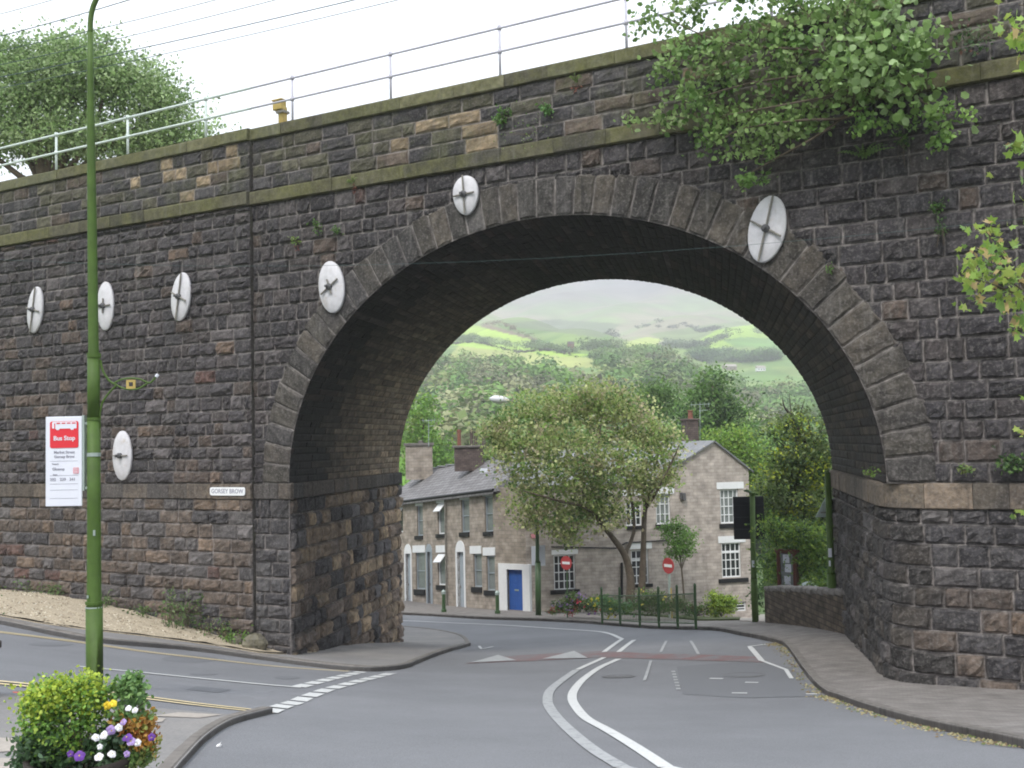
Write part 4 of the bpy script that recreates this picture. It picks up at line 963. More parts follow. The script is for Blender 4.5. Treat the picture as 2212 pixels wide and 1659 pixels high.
# ---------------------------------------------------------------- foliage
LEAFGAIN = 1.4
def leaf_mesh(bm, C_, size, cols, shape='dia', flat=0., ar=.55, jit=.18, nrm=None):
    """one small face per leaf at the points C_ ; cols: (N,3)"""
    N = len(C_); d = R_.normal(size=(N, 3)); d[:, 2] *= (1-flat); d /= np.linalg.norm(d, axis=1)[:, None]
    q = R_.normal(size=(N, 3)); q[:, 2] += .0; w = np.cross(d, q); w /= np.maximum(np.linalg.norm(w, axis=1)[:, None], 1e-6)
    if nrm is not None: d -= nrm * (d*nrm).sum(1)[:, None]; d /= np.maximum(np.linalg.norm(d, axis=1)[:, None], 1e-6); w = np.cross(nrm, d)
    up = np.cross(w, d)
    sz = (size * R_.uniform(.6, 1.35, N))[:, None]
    if shape == 'dia': outl = [(0,0,0),(.5,-.5*ar*1.0,.06),(1,0,-.05),(.5,.5*ar,.06)]
    elif shape == 'oval': outl = [(0,0,0),(.25,-.36*ar/.55,.05),(.7,-.34*ar/.55,.02),(1,0,-.08),(.7,.34*ar/.55,.02),(.25,.36*ar/.55,.05)]
    else: outl = [(0,0,0),(.05,-.3,0),(.0,-.55,-.05),(.3,-.38,.02),(.5,-.62,-.04),(.58,-.25,.02),(1,0,-.1),(.58,.25,.02),(.5,.62,-.04),(.3,.38,.02),(.0,.55,-.05),(.05,.3,0)]
    k = len(outl); V = np.zeros((N, k, 3))
    for i, (a, b_, c) in enumerate(outl): V[:, i] = C_ + sz*(a*d + b_*w + c*up)
    base = np.arange(N)*k
    cc = np.repeat(np.clip(cols * LEAFGAIN * R_.uniform(1-jit, 1+jit, (N, 1)), 0, .85), k, axis=0)
    bm.add(V.reshape(-1, 3), [tuple(range(int(b0), int(b0)+k)) for b0 in base], cc)
def crown_pts(blobs, n, clump=24, cr=.32, shell=.55, cols=None, lump=None):
    vol = np.array([b[3]*b[4]*b[5] for b in blobs])**.75; vol /= vol.sum(); out = []; oc = []
    nc = max(1, n // clump)
    pts = []
    bi = R_.choice(len(blobs), nc, p=vol)
    for i in bi:
        b = blobs[i]; d = R_.normal(size=3); d /= np.linalg.norm(d); r = R_.uniform(shell, 1.0) if R_.rand() < .8 else R_.uniform(.2, shell)
        c = np.array(b[:3]) + d*r*np.array(b[3:6]); k = R_.randint(int(clump*.5), int(clump*1.5)+1)
        s = cr * R_.uniform(.6, 1.3)
        p = c + R_.normal(size=(k, 3)) * np.array([s, s, s*.6]); out.append(p)
        cl = np.array(cols[R_.choice(len(cols), p=np.array([q[0] for q in cols])/sum(q[0] for q in cols))][1]) * R_.uniform(.75, 1.25)
        oc.append(np.tile(cl, (k, 1)))
    return np.concatenate(out), np.concatenate(oc)
def foliage(name, parent, blobs, n, size, cols, clump=24, cr=.32, shape='dia', shell=.55, flat=0., ar=.6, label=None):
    P, c = crown_pts(blobs, n, clump, cr, shell, cols); b = B(); leaf_mesh(b, P, size, c, shape, flat, ar)
    return b.build(name, M['leaf'], parent, label=label)
def pb(x, y, rx, ry, Y, ry3=None, dY=0.):                       # blob from its picture outline at distance Y
    c = at(x, y, Y + dY); return (*c, px(rx, Y), ry3 if ry3 else px((rx+ry)/2, Y), px(ry, Y))
def limb(b, pts, r0, r1, seg=8):
    Q = spline(pts, 5); n = len(Q); b.tube(Q, [r0 + (r1-r0)*i/(n-1) for i in range(n)], seg)
G1 = (.075,.14,.035); G2 = (.05,.1,.028); G3 = (.11,.18,.05); OL = (.24,.28,.1); OL2 = (.32,.34,.16); PK = (.33,.29,.19); YG = (.17,.24,.04); LM = (.15,.26,.045); DG = (.03,.065,.022)

# the big olive tree in the garden in front of the long house
Y = 46.; tb = at(1362, 1290, Y); tb[2] = gz(tb[0], tb[1])
tree = root('garden_tree', tb, 'large windblown olive-green tree with forked trunks in front of the long house', 'tree')
b = B()
T = lambda x, y, dy=0.: at(x, y, Y + dy)
limb(b, [T(1361,1300), T(1362,1250), T(1350,1200), T(1322,1160), T(1290,1120), T(1255,1060)], .2, .05)
limb(b, [T(1385,1300,.3), T(1388,1240,.3), T(1390,1180,.3), T(1394,1100,.3), T(1412,1050,.2), T(1440,1005)], .17, .04)
limb(b, [T(1350,1200), T(1370,1140,.5), T(1360,1060,.8), T(1340,980,1)], .09, .03)
limb(b, [T(1394,1100,.3), T(1420,1060,-.4), T(1455,990,-.6), T(1468,960,-.6)], .07, .02)
limb(b, [T(1394,1090,.3), T(1380,1020,0), T(1375,930,.5)], .08, .02)
limb(b, [T(1322,1160), T(1270,1100,-.8), T(1200,1080,-1.2), T(1130,1060,-1)], .09, .02)
limb(b, [T(1290,1120), T(1250,1020,.6), T(1200,930,1)], .07, .02)
limb(b, [T(1290,1120), T(1290,1000,-.6), T(1300,900,-.3)], .06, .02)
b.build('trunk', M['bark'], tree, True)
bl = [pb(1150,900,80,62,Y), pb(1230,875,90,50,Y,dY=.5), pb(1330,890,90,60,Y), pb(1410,950,60,62,Y,dY=.4), pb(1110,985,66,66,Y), pb(1210,985,95,85,Y,dY=-.6), pb(1330,1000,90,80,Y,dY=-.5), pb(1150,1075,68,48,Y), pb(1240,1100,70,52,Y), pb(1400,1035,50,45,Y), pb(1225,1150,38,28,Y), pb(1310,1085,50,38,Y), pb(1130,1120,34,24,Y), pb(1440,975,40,55,Y), pb(1440,1030,30,30,Y), pb(1300,850,60,32,Y), pb(1070,930,34,34,Y), pb(1300,1120,50,34,Y,dY=-.6), pb(1370,1090,40,34,Y,dY=-.5), pb(1180,1120,50,34,Y), pb(1270,1050,70,50,Y,dY=-.8)]
foliage('crown', tree, bl, 27000, .14, [(4, OL), (4, OL2), (2, PK), (3, (.16,.24,.06)), (2, G1)], 18, .26, ar=.75)
def simple_tree(name, x, ybase, Y, blobs, n, size, cols, lab, cat='tree', trunk=.14, group=None, bark='bark', cr=.32, br=5, clump=24, ar=.6, zb=None, shape='dia'):
    c = at(x, ybase, Y); 
    if zb is not None: c[2] = zb
    o = root(name, c, lab, cat, group); b = B(); bl = [pb(*q[:4], Y, dY=(q[4] if len(q) > 4 else 0.)) for q in blobs]
    cen = np.array(bl[0][:3]); mid = c*.45 + cen*.55 + np.array([R_.uniform(-.2,.2), 0, 0]); limb(b, [c - Z3*.2, mid, cen], trunk, trunk*.35)
    for q in bl[:br*2]: limb(b, [mid, (mid + np.array(q[:3]))/2 + R_.uniform(-.2,.2,3), np.array(q[:3]) + R_.normal(size=3)*.2*q[3]], trunk*.4, trunk*.08, 5)
    b.build('trunk', M[bark], o, True)
    P, cc = crown_pts(bl, n, clump, cr, .5, cols); b = B(); leaf_mesh(b, P, size, cc, shape, 0, ar); b.build('crown', M['leaf'], o); return o
simple_tree('sapling', 1480, 1312, 47.5, [(1463,1165,30,34),(1455,1135,26,22),(1470,1195,34,20,.2),(1488,1160,20,30),(1440,1150,16,20)], 2600, .11, [(3, (.1,.2,.04)), (3, (.14,.25,.06)), (1, G1)], 'small bright green sapling with a thin dark stem before the gable wall', trunk=.05, cr=.14, clump=12)
simple_tree('birch_tree', 915, 1200, 95, [(915,890,28,45),(925,960,45,40),(905,1010,40,40),(950,1000,40,35),(895,940,30,40)], 4500, .34, [(3, LM), (3, (.1,.19,.04)), (1, YG)], 'bright green tree behind the cottage chimneys at the left side of the arch', cr=.7, trunk=.2)
simple_tree('tall_tree', 1540, 1300, 85, [(1540,830,42,40),(1530,880,60,55),(1575,900,55,50),(1510,930,60,45),(1600,960,45,50),(1560,980,60,45)], 9000, .3, [(3, G1), (3, (.095,.18,.045)), (2, DG), (1, G3)], 'tall mid-green tree rising above the gable roof and chimney', cr=.6, trunk=.25)
simple_tree('round_tree', 1425, 1100, 90, [(1420,848,36,30),(1440,880,34,30),(1400,880,30,26)], 2600, .3, [(3, (.085,.16,.04)), (2, G3), (1, DG)], 'round-headed tree just left of the tall tree, above the olive tree', cr=.6, trunk=.2)
simple_tree('lime_green_tree', 1590, 1250, 66, [(1570,960,40,34),(1600,990,40,45),(1620,1040,34,48),(1540,950,30,25),(1640,1000,30,50),(1600,935,22,22)], 7000, .2, [(4, LM), (3, YG), (2, G1)], 'lime-green leafy tree directly behind the gable', cr=.42, trunk=.18)
o = simple_tree('garden_hedge_tree', 1700, 1290, 37.5, [(1725,920,36,45),(1735,1000,60,60),(1700,1060,60,60),(1760,1080,50,70),(1790,980,40,70),(1690,1140,50,50),(1750,1160,60,50),(1785,900,16,30),(1700,1000,50,50),(1660,1080,34,50),(1690,930,30,34)], 17000, .12, [(3, (.09,.14,.045)), (3, (.13,.17,.07)), (2, DG), (1, (.3,.34,.03)), (1.2, YG)], 'twiggy dark tree with yellow-green leaf tufts inside the right edge of the arch', bark='barkd', cr=.2, trunk=.16, clump=14)
b = B(); Yt = 37.5; T2_ = lambda x, y, d=0.: at(x, y, Yt + d)
for P in ([(1770,1020),(1740,960),(1712,900),(1705,850)], [(1745,965),(1720,930),(1700,880)], [(1740,960),(1730,900),(1738,862)], [(1712,900),(1695,880),(1690,858)], [(1780,1000),(1750,930),(1745,890)], [(1785,1080),(1740,1010),(1690,960),(1670,945)], [(1780,1120),(1730,1060),(1680,1030)]): limb(b, [T2_(*q) for q in P], .055, .008, 5)
b.build('bare_branches', M['barkd'], o, True)
p0 = at(1700, 1290, 33.5)
o = root('hedge_bush', p0, 'bushy yellow-green shrub spilling over the garden wall at the right', 'bush')
foliage('foliage', o, [pb(1690,1150,48,32,33.), pb(1740,1180,60,60,33.), pb(1700,1225,50,50,33.5), pb(1780,1210,40,70,32.5), pb(1665,1130,30,16,33.), pb(1780,1270,30,30,31)], 8500, .1, [(4, (.1,.18,.03)), (3, YG), (3, G1), (1.5, DG)], 14, .17)
b = B()
for q in ((1690,1150),(1740,1180),(1665,1130),(1780,1200)): limb(b, [p0, (p0 + at(*q, 33))/2 + Z3*.2, at(*q, 33)], .04, .01, 5)
b.build('stems', M['barkd'], o)
# tree behind the bridge at the left
Yb = 42
simple_tree('railway_tree', 180, 700, Yb, [(60,200,120,90),(180,170,110,80),(285,180,95,70),(350,240,80,60),(420,290,55,42),(100,300,150,60),(250,300,120,55),(355,310,80,38),(120,110,75,36),(450,325,35,16),(200,90,40,24),(20,120,60,30),(-90,260,110,110),(-60,130,60,60),(235,78,20,12)], 52000, .155,
    [(4, (.2,.28,.12)), (4, (.26,.34,.17)), (3, (.14,.22,.08)), (1, (.09,.14,.05))], 'big rounded pale-green tree behind the railway at the top left', cr=.42, trunk=.4, br=8, clump=16)

# ---------------------------------------------------------------- valley woodland and hedgerows (far off, uncountable)
def wood(name, spots, n_leaf, size, cols, lab=None, flatz=.8):
    b = B()
    for (X, Yy, h, r, ci) in sorted(spots, key=lambda q: -q[1]):
        z = gz(X, Yy); k = max(10, int(n_leaf * (r / 5.)**1.5)); d = R_.normal(size=(k, 3)); d /= np.linalg.norm(d, axis=1)[:, None]
        P = np.array([X, Yy, z + h*.55]) + d * R_.uniform(.55, 1., (k, 1)) * np.array([r, r, h*.5]); P += R_.normal(size=(k, 3)) * r*.08
        P[:, 0] += r*.25*np.sin(P[:, 2]*.9 + X)
        c = np.array(cols[ci % len(cols)]) * R_.uniform(.6, 1.35); nn = d + R_.normal(size=(k, 3))*.35 + [0, 0, .25]; nn /= np.linalg.norm(nn, axis=1)[:, None]; leaf_mesh(b, P - nn*0, size * (r/5.)**.5, np.tile(c, (k, 1)), 'dia', 0, 1., .12, nn)
    o = b.build(name, M['farleaf'], kind='stuff'); 
    if lab: tag(o, lab, 'trees')
    return o
def azd(x, Yd): return ray(x, 950)[0] * Yd
WC = [(.09,.16,.05), (.12,.2,.06), (.15,.2,.08), (.07,.13,.045), (.18,.22,.09), (.11,.2,.045), (.19,.2,.11), (.14,.15,.09)]
sp = []
for i in range(330):                                             # wood behind the cottages, left half
    Yd = R_.uniform(130, 520)**1.0; x = R_.uniform(820, 1300); top = np.interp(x, [820, 960, 1080, 1180, 1300], [500, 500, 520, 430, 330])
    if Yd > top: continue
    sp.append((azd(x, Yd), Yd, R_.uniform(10, 16), R_.uniform(4.5, 7.5), R_.randint(8)))
wood('woodland', sp, 260, 1.15, WC, 'mass of mixed trees on the slope behind the cottages, left half of the arch')
sp = []
for i in range(330):
    Yd = R_.uniform(120, 500); x = R_.uniform(1290, 1900)
    if Yd > 420 and R_.rand() < .4: continue
    sp.append((azd(x, Yd), Yd, R_.uniform(9, 14), R_.uniform(4.5, 7.5), R_.randint(8)))
wood('woodland', sp, 260, 1.15, [WC[0], WC[1], WC[3], WC[5], WC[2], WC[4], WC[7], WC[0]], 'mass of green trees filling the valley floor, right half of the arch')
sp = [(azd(x, Yd), Yd, R_.uniform(9, 14), R_.uniform(4.5, 7.5), R_.randint(8)) for x, Yd in [(R_.choice([R_.uniform(150, 840), R_.uniform(1890, 2500)]), R_.uniform(95, 460)) for _ in range(260)]]
wood('woodland', sp, 120, 1.6, WC, 'trees on the valley sides to the left and right, mostly hidden by the bridge')
def hedge(P, n, h, r, cols, lab, spread=6):
    W_ = [far_ground(*p) for p in P]; sp = []
    L = [0] + [np.linalg.norm(W_[i+1][:2]-W_[i][:2]) for i in range(len(W_)-1)]; s_ = np.cumsum(L)
    for i in range(n):
        q = R_.uniform(0, s_[-1]); sp.append((np.interp(q, s_, [w[0] for w in W_]) + R_.normal()*spread*.3, np.interp(q, s_, [w[1] for w in W_]) + R_.normal()*spread, h*R_.uniform(.6, 1.3), r*R_.uniform(.7, 1.3), R_.randint(8)))
    wood('hedgerow', sp, 90, 1.0, cols, lab)
DKH = [(.09,.14,.06), (.11,.16,.07), (.14,.18,.09)]
hedge([(985,737),(1040,741),(1124,752)], 40, 4.5, 4, DKH, 'dark row of trees between the two bright fields on the left')
hedge([(1140,751),(1190,757),(1232,762)], 26, 5, 4.5, DKH, 'short row of trees at the right end of the bright fields')
hedge([(960,744),(1100,758),(1248,773)], 80, 1.2, 2.5, [(.045,.045,.04)], 'thin dark wall along the lower edge of the bright field', 1)
hedge([(1050,702),(1110,716),(1155,730)], 26, 3, 3, [(.16,.12,.085),(.13,.12,.07)], 'brownish hedge climbing above the bright field on the left')
hedge([(1255,755),(1300,757),(1330,752)], 20, 5.5, 6, DKH, 'clump of trees beside the reddish farmhouse')
hedge([(1440,748),(1480,758),(1520,750),(1560,730)], 26, 6, 7, [(.07,.1,.06),(.09,.12,.07)], 'scattered pale trees below the right-hand bright field')
hedge([(1300,780),(1360,784),(1440,780)], 60, 7, 7, WC[:4], 'belt of trees along the valley below the pale field')
hedge([(1500,778),(1570,774),(1680,778)], 80, 8, 7, [WC[0], WC[3], (.05,.09,.05)], 'dark belt of trees under the right-hand fields')
hedge([(1560,722),(1600,728),(1690,722)], 9, 7, 6, DKH, 'few round trees standing in the right-hand bright field')
hedge([(1430,710),(1490,706),(1560,712)], 12, 5, 6, [(.09,.1,.08)], 'thin line of trees at the foot of the moor')
hedge([(1310,722),(1330,718),(1450,700),(1520,703)], 10, 5, 6, [(.09,.1,.08)], 'scattered small trees on the lower moor')

# ---------------------------------------------------------------- beds, walls and fences in front of the houses
gb = B(); drape(gb, gp([(1188,1326),(1300,1322),(1420,1332),(1512,1341),(1598,1340),(1600,1328),(1560,1318),(1180,1312)], .1), .16, .5, .1); gb.build('garden_bed', M['soil'], kind='structure')
gg = B(); drape(gg, gp([(1598,1342),(1652,1345),(1652,1328),(1600,1330)], .1), .13, .4, .05); gg.build('pavement_flags', M['palepave'], kind='structure')
gs = B(); drape(gs, [np.array(q) for q in ((9.8,47.),(30,44.),(34,70),(14,62),(11.6,53.5))], .1, 2., .1); gs.build('lawn', M['soil'], kind='structure')
def shrub(name, x, y, Y, blobs, n, size, cols, lab, cat='shrub', group=None, cr=.1, clump=14, shape='dia', flowers=None, ar=.6):
    c = at(x, y, Y); o = root(name, c, lab, cat, group); bl = [pb(*q[:4], Y, dY=(q[4] if len(q) > 4 else 0)) for q in blobs]
    P, cc = crown_pts(bl, n, clump, cr, .4, cols); b = B(); leaf_mesh(b, P, size, cc, shape, 0, ar); b.build('foliage', M['leaf'], o)
    b = B()
    for q in bl[:6]: limb(b, [c, (c + np.array(q[:3]))/2, np.array(q[:3])], .015 + px(1, Y)*.4, .005, 5)
    b.build('stem', M['bark'], o)
    if flowers:
        P, cc = crown_pts(bl, flowers[0], 5, cr, .75, flowers[2]); b = B(); leaf_mesh(b, P, flowers[1], cc, 'oval', 0, .9); b.build('flowers', M['petal'], o, kind='stuff')
    return o
SG = [(3, G1), (2, (.12,.17,.06)), (2, DG), (1, (.16,.19,.09))]
shrub('bedding_plants', 1235, 1318, 44.5, [(1215,1308,22,12),(1250,1302,26,16),(1280,1306,26,18),(1240,1290,20,10)], 1800, .1, SG, 'grey-green and purple bedding plants under the left sash window', 'plants', flowers=(160, .09, [(2, (.22,.14,.3)), (1, (.3,.03,.05))]))
shrub('bedding_plants', 1330, 1330, 43.2, [(1320,1310,26,18),(1355,1312,26,16),(1300,1300,24,16)], 1700, .1, [(3, (.1,.2,.09)), (2, G3)], 'lighter green plants behind the left end of the green railing', 'plants', flowers=(40, .1, [(1, (.45,.4,.05))]))
shrub('bedding_plants', 1400, 1330, 43, [(1390,1305,32,22),(1430,1308,32,22),(1462,1306,26,22),(1400,1285,50,10)], 3000, .1, [(3, (.12,.13,.065)), (3, G1), (2, (.15,.15,.1))], 'brownish-green tall bedding plants behind the middle of the green railing', 'plants', flowers=(30, .09, [(1, (.4,.35,.06))]))
shrub('bedding_plants', 1505, 1330, 43.4, [(1495,1315,24,14),(1520,1318,20,10),(1540,1322,20,9)], 1000, .09, [(2, DG), (1, (.1,.06,.045)), (2, G1)], 'low dark red and green plants left of the golden bush', 'plants')
shrub('golden_bush', 1558, 1332, 43.3, [(1558,1300,34,22),(1545,1292,22,18),(1575,1308,22,18),(1553,1318,34,14)], 3000, .09, [(4, (.2,.27,.035)), (3, (.15,.23,.04)), (1, G1)], 'round golden-green bush beside the basement window')
shrub('bedding_plants', 1180, 1322, 45.5, [(1195,1318,14,6),(1230,1320,20,6)], 400, .08, [(2, (.2,.03,.035)), (2, G1)], 'low red-leaved plants by the foot of the green lamp column', 'plants')
shrub('dark_hedge', 1660, 1330, 46., [(1660,1260,40,60),(1700,1250,50,60),(1640,1290,14,40,1.),(1760,1240,60,70),(1670,1190,40,40,1.)], 5000, .13, [(3, DG), (3, G1), (1, YG)], 'dark hedge between the gable wall and the garden wall', 'hedge', cr=.2)
# green railing
def rail_panel():
    xs = [1300.9, 1340, 1382.4, 1423.7, 1464.2, 1503.4]; P = []
    bot = [(1300.9,1346),(1340,1349),(1382.4,1352),(1423.7,1354),(1464.2,1355.5),(1503.4,1357)]
    for x, y in bot:
        q = ground(x, y, .1); P.append(q)
    o = root('guard_railing', P[2], 'dark green metal guard railing along the kerb in front of the garden', 'railing')
    for i, q in enumerate(P):
        b = B(); b.box(q + Z3*.62, (.075, .075, 1.28), None, .01); b.tube([q + Z3*1.26, q + Z3*1.32], [.05, .02], 8); b.build('post', M['dgreen'], o)
    for i in range(5):
        a, c = P[i], P[i+1]; b = B(); d = (c-a)/np.linalg.norm(c-a)
        for z in (.14, 1.02): b.tube([a + Z3*z, c + Z3*z], .022, 6)
        n = 13
        for k in range(1, n): q = a + (c-a)*k/n; b.tube([q + Z3*.14, q + Z3*1.02], .0075, 4)
        b.build('panel', M['dgreen'], o)
rail_panel()
# garden wall at the right
a = ground(1653, 1345, .1); c = ground(1798, 1364, .1)
o = root('garden_wall', a, 'low rough brown stone wall between the two green posts at the right', 'wall')
b = B(); fw = Facade(a, c); L = fw.L + 2.; V = []; n = 24
for k in range(n+1):
    u = L*k/n; zb = gz(*(fw.P(u, 0)[:2])) - .2; zt = -3.9*1 + 0; 
    zt = at(1653, 1275, a[1])[2] + (at(1798, 1284, c[1])[2] - at(1653, 1275, a[1])[2]) * u / fw.L + R_.uniform(-.025, .025)
    V.append((u, zb, zt))
for k in range(n):
    (u0, zb0, zt0), (u1, zb1, zt1) = V[k], V[k+1]
    b.add([fw.P(u0, zb0), fw.P(u1, zb1), fw.P(u1, zt1), fw.P(u0, zt0), fw.P(u1, zt1, -.4), fw.P(u0, zt0, -.4), fw.P(u1, zb1, -.4), fw.P(u0, zb0, -.4)], [(0,1,2,3),(3,2,4,5),(5,4,6,7)], None, [(u0,zb0),(u1,zb1),(u1,zt1),(u0,zt0),(u1,zt1+.4),(u0,zt0+.4),(u1,zb1),(u0,zb0)])
b.add([fw.P(0, V[0][1]), fw.P(0, V[0][2]), fw.P(0, V[0][2], -.4), fw.P(0, V[0][1], -.4)], [(0,1,2,3)], None, [(0,0),(0,1.2),(.4,1.2),(.4,0)])
b.build('masonry', M['wallstone'], o)
b = B()
for k in range(18): u = L*(k+.5)/18; zt = np.interp(u, [v[0] for v in V], [v[2] for v in V]); b.box(fw.P(u, zt + .06, -.2), (L/18*.95, .46, .15 + R_.uniform(-.03, .03)), fw.ax, .03)
b.build('coping_stones', M['kerb'], o)
# far green fence behind the post
a = at(1652, 1290, 40.5); c = at(1706, 1290, 37); o = root('garden_fence', a, 'thin green vertical-bar fence behind the sign post', 'fence')
b = B()
for k in range(26): q = a + (c-a)*k/25; q = np.array([q[0], q[1], gz(q[0], q[1]) + .1]); b.tube([q, q + Z3*2.0], .012, 4)
for z in (.2, 1.9): b.tube([np.array([*(a[:2]), gz(*a[:2]) + .1 + z]), np.array([*(c[:2]), gz(*c[:2]) + .1 + z])], .02, 5)
b.build('bars', M['green'], o)
# brown notice board
nb = at(1703, 1275, 32.8); o = root('notice_board', nb, 'upright reddish-brown glazed notice board standing on the garden wall', 'notice board')
ax = frame((.75, -.66)); w_, h_ = .62, px(86, 32.8)
b = B()
for sx in (-1, 1): b.box(nb + ax[0]*sx*(w_/2-.05) + Z3*h_/2, (.11, .16, h_), ax, .01)
b.box(nb + Z3*(h_-.03), (w_+.08, .22, .09), ax, .01); b.box(nb + Z3*.06, (w_, .16, .12), ax, .01); b.box(nb + Z3*h_*.5 + ax[1]*.05, (w_-.1, .03, h_-.1), ax); b.build('frame', M['wood'], o)
b = B(); b.box(nb + Z3*h_*.5 - ax[1]*.02, (w_-.2, .02, h_-.22), ax); b.build('glazing', M['netglass'], o)
b = B(); 
for (z, d) in ((.25, 0), (.55, .03), (.78, -.02)): b.box(nb + Z3*h_*z + ax[0]*d - ax[1]*.034, (.2, .006, .24), ax)
b.build('notices', M['signwhite'], o)
bx = B(); q = at(1748, 1278, 31.5); bx.tube([q, q + Z3*.1, q+Z3*.22, q+Z3*.27], [.2, .22, .2, .1], 12)
tag(bx.build('plastic_bag', M['galv'], smooth=True), 'pale blue-grey rounded bag lying on the garden wall among the leaves', 'bag')

# ---------------------------------------------------------------- posts, lamps and signs
def column(b, base, h, r0, r1, top=None):
    b.tube([base - Z3*.1, base + Z3*h*.25], r0, 14); b.tube([base + Z3*h*.25, base + Z3*(h*.25+.05), base + Z3*h], [r0, r1, r1*.85], 14)
# near lamp column with the bus stop sign
LY = 14.; lb = at(205, 1480, LY); lb = np.array([lb[0], lb[1], gz(lb[0], lb[1]) + .08])
LC = root('lamp_column', lb, 'tall green lamp column on the left pavement carrying the bus stop sign', 'lamp post')
def LT(x, y): return at(x, y, LY)
b = B(); b.tube([lb, LT(204.5,1470), LT(203.5,1310)], px(17.5, LY), 16); b.tube([LT(203.5,1310), LT(203.3,1304), LT(203,1100), LT(202.2,905)], [px(17,LY), px(15,LY), px(14,LY), px(13.5,LY)], 16)
b.tube([LT(202.2,906), LT(202.2,770)], px(13,LY), 16)
b.tube([LT(202.2,771), LT(202,760), LT(199,500), LT(196.5,300), LT(195.5,150), LT(195,70)], [px(12.6,LY), px(11,LY), px(10,LY), px(8.5,LY), px(7,LY), px(6,LY)], 14)
b.tube(spline([LT(195,72), LT(196,40), LT(203,10), LT(222,-22), LT(262,-46), LT(330,-60)], 6), px(5.8, LY), 12)
b.build('column', M['green'], LC, True)
b = B()
for y, t in ((1302,3),(768,5),(905,3)): b.tube([LT(203,y+t), LT(203,y-t)], px(18 if y > 1200 else 14.5, LY), 16)
b.build('joint_collar', M['green'], LC)
b = B(); q = LT(360, -62); b.box(q, (.55,.2,.1), None, .04); b.build('lamp_head', M['galv'], LC)
b = B(); b.tube([LT(203,986), LT(203,978)], px(14.6, LY), 14); b.tube([LT(203,1313), LT(203,1310)], px(18, LY), 14); b.tube([LT(196,1290) - np.array([0,.1,0]), LT(196,1284)-np.array([0,.1,0])], .012, 5); b.box(LT(209,1150) - np.array([0,.085,0]), (.025,.01,.07)); b.build('fixing_band', M['galv'], LC)
b = B(); S_ = lambda pts: [LT(*q) for q in pts]
b.tube(spline(S_([(217,778),(222,800),(236,822),(252,832)]), 5), .014, 6); b.tube(spline(S_([(216,890),(222,868),(236,848),(252,832)]), 5), .013, 6)
b.tube(spline(S_([(246,828),(262,820),(282,817),(302,819),(322,827),(332,820),(338,812)]), 5), .013, 6); b.tube(spline(S_([(246,828),(262,837),(280,841),(300,839),(320,827)]), 5), .013, 6)
b.tube([LT(216,890), LT(216,925)], .01, 6); b.build('scroll_bracket', M['green'], LC)
b = B(); ax0 = np.eye(3); q = LT(283, 830)
for (dx, dz, sx, sz) in ((-.042,0,.03,.11),(.042,0,.03,.11),(0,.042,.06,.03),(0,-.042,.06,.03)): b.box(q + [dx, 0, dz], (sx, .02, sz))
b.build('square_boss', M['rail_yel'], LC)
b = B(); b.tube([LT(337,814), LT(341,809)], .022, 8); b.build('finial', M['signwhite'], LC)
# bus stop sign
bs = root('bus_stop_sign', LT(178, 1095), 'white bus stop sign with red panel and route numbers, fixed beside the green column', 'bus stop sign')
ax = frame((1, -.06)); cx, cy = 138.5, 996.5; Pc = LT(cx, cy); w_, h_ = px(80.5, LY), px(193, LY)
b = B(); b.box(Pc, (w_, .025, h_), ax, .006); board = b.build('panel', M['signwhite'], bs)
b = B(); b.box(Pc + ax[0]*(w_/2+.012) + [0,.03,.1], (.03, .06, h_*.84), ax); 
for z in (.42, -.3): b.box(Pc + ax[0]*(w_/2+.07) + Z3*h_*z + [0,.03,0], (.14, .03, .03), ax)
b.build('fixing_channel', M['galv'], bs)
fr = -ax[1]*.0145
def SP(x, y): return Pc + ax[0]*px(x-cx, LY) - Z3*px(y-cy, LY) + fr
b = B(); b.prism(rrect(px(63,LY), px(57.5,LY), .025), SP(140,939), ax, .004, -.004); sub(b, 'red_panel', M['red'], board)
f2 = -ax[1]*.006
b = B(); b.prism([(px(u,LY), px(v,LY)) for u, v in [(-27,8),(-25,10),(25,10),(27,8),(27,-5),(21,-5),(20,-8),(15,-8),(13,-5),(-10,-5),(-12,-8),(-17,-8),(-19,-5),(-27,-4)]], SP(140.5,921)+f2*.8, ax, .003, -.003)
sub(b, 'bus_symbol', M['signwhite'], board)
b = B()
for u in (-13, -1.5, 10, 21): b.box(SP(140.5+u, 914.5)+f2*1.6, (px(8,LY), .003, px(2.4,LY)), ax)
b.box(SP(119.5, 920)+f2*1.6, (px(2,LY), .003, px(11,LY)), ax)
sub(b, 'bus_windows', M['red'], board)
txt('Bus Stop', px(13.5,LY), M['signwhite'], SP(140.5, 947)+f2, ax, part=board, bold=.0016)
for (t_, x, y, s_) in (('Market Street', 140, 977, 8.2), ('Gorsey Brow', 140, 986.5, 8.2), ('Towards', 120, 1002, 4.2), ('Glossop', 127, 1013, 8.2), ('Buses', 120, 1025, 4.2), ('202', 115, 1035.5, 9), ('239', 137, 1035.5, 9), ('341', 158, 1035.5, 9)):
    txt(t_, px(s_,LY), M['greytext'], SP(x, y) + f2*.1, ax, part=board, bold=.0006)
b = B(); b.prism(rrect(px(12,LY), px(13.5,LY), .01), SP(166,1017), ax, .003, -.003); sub(b, 'zone_symbol', M['palered'], board)
b = B()
for k in range(4): b.box(SP(166,1012+3.3*k)+f2, (px(8,LY), .002, px(1.1,LY)), ax)
sub(b, 'zone_print', M['signwhite'], board)
b = B()
for y in (996,1027,1045,1058,1076): b.box(SP(139,y), (px(62,LY), .001, px(.7,LY)), ax)
sub(b, 'ruled_line', M['greytext'], board)
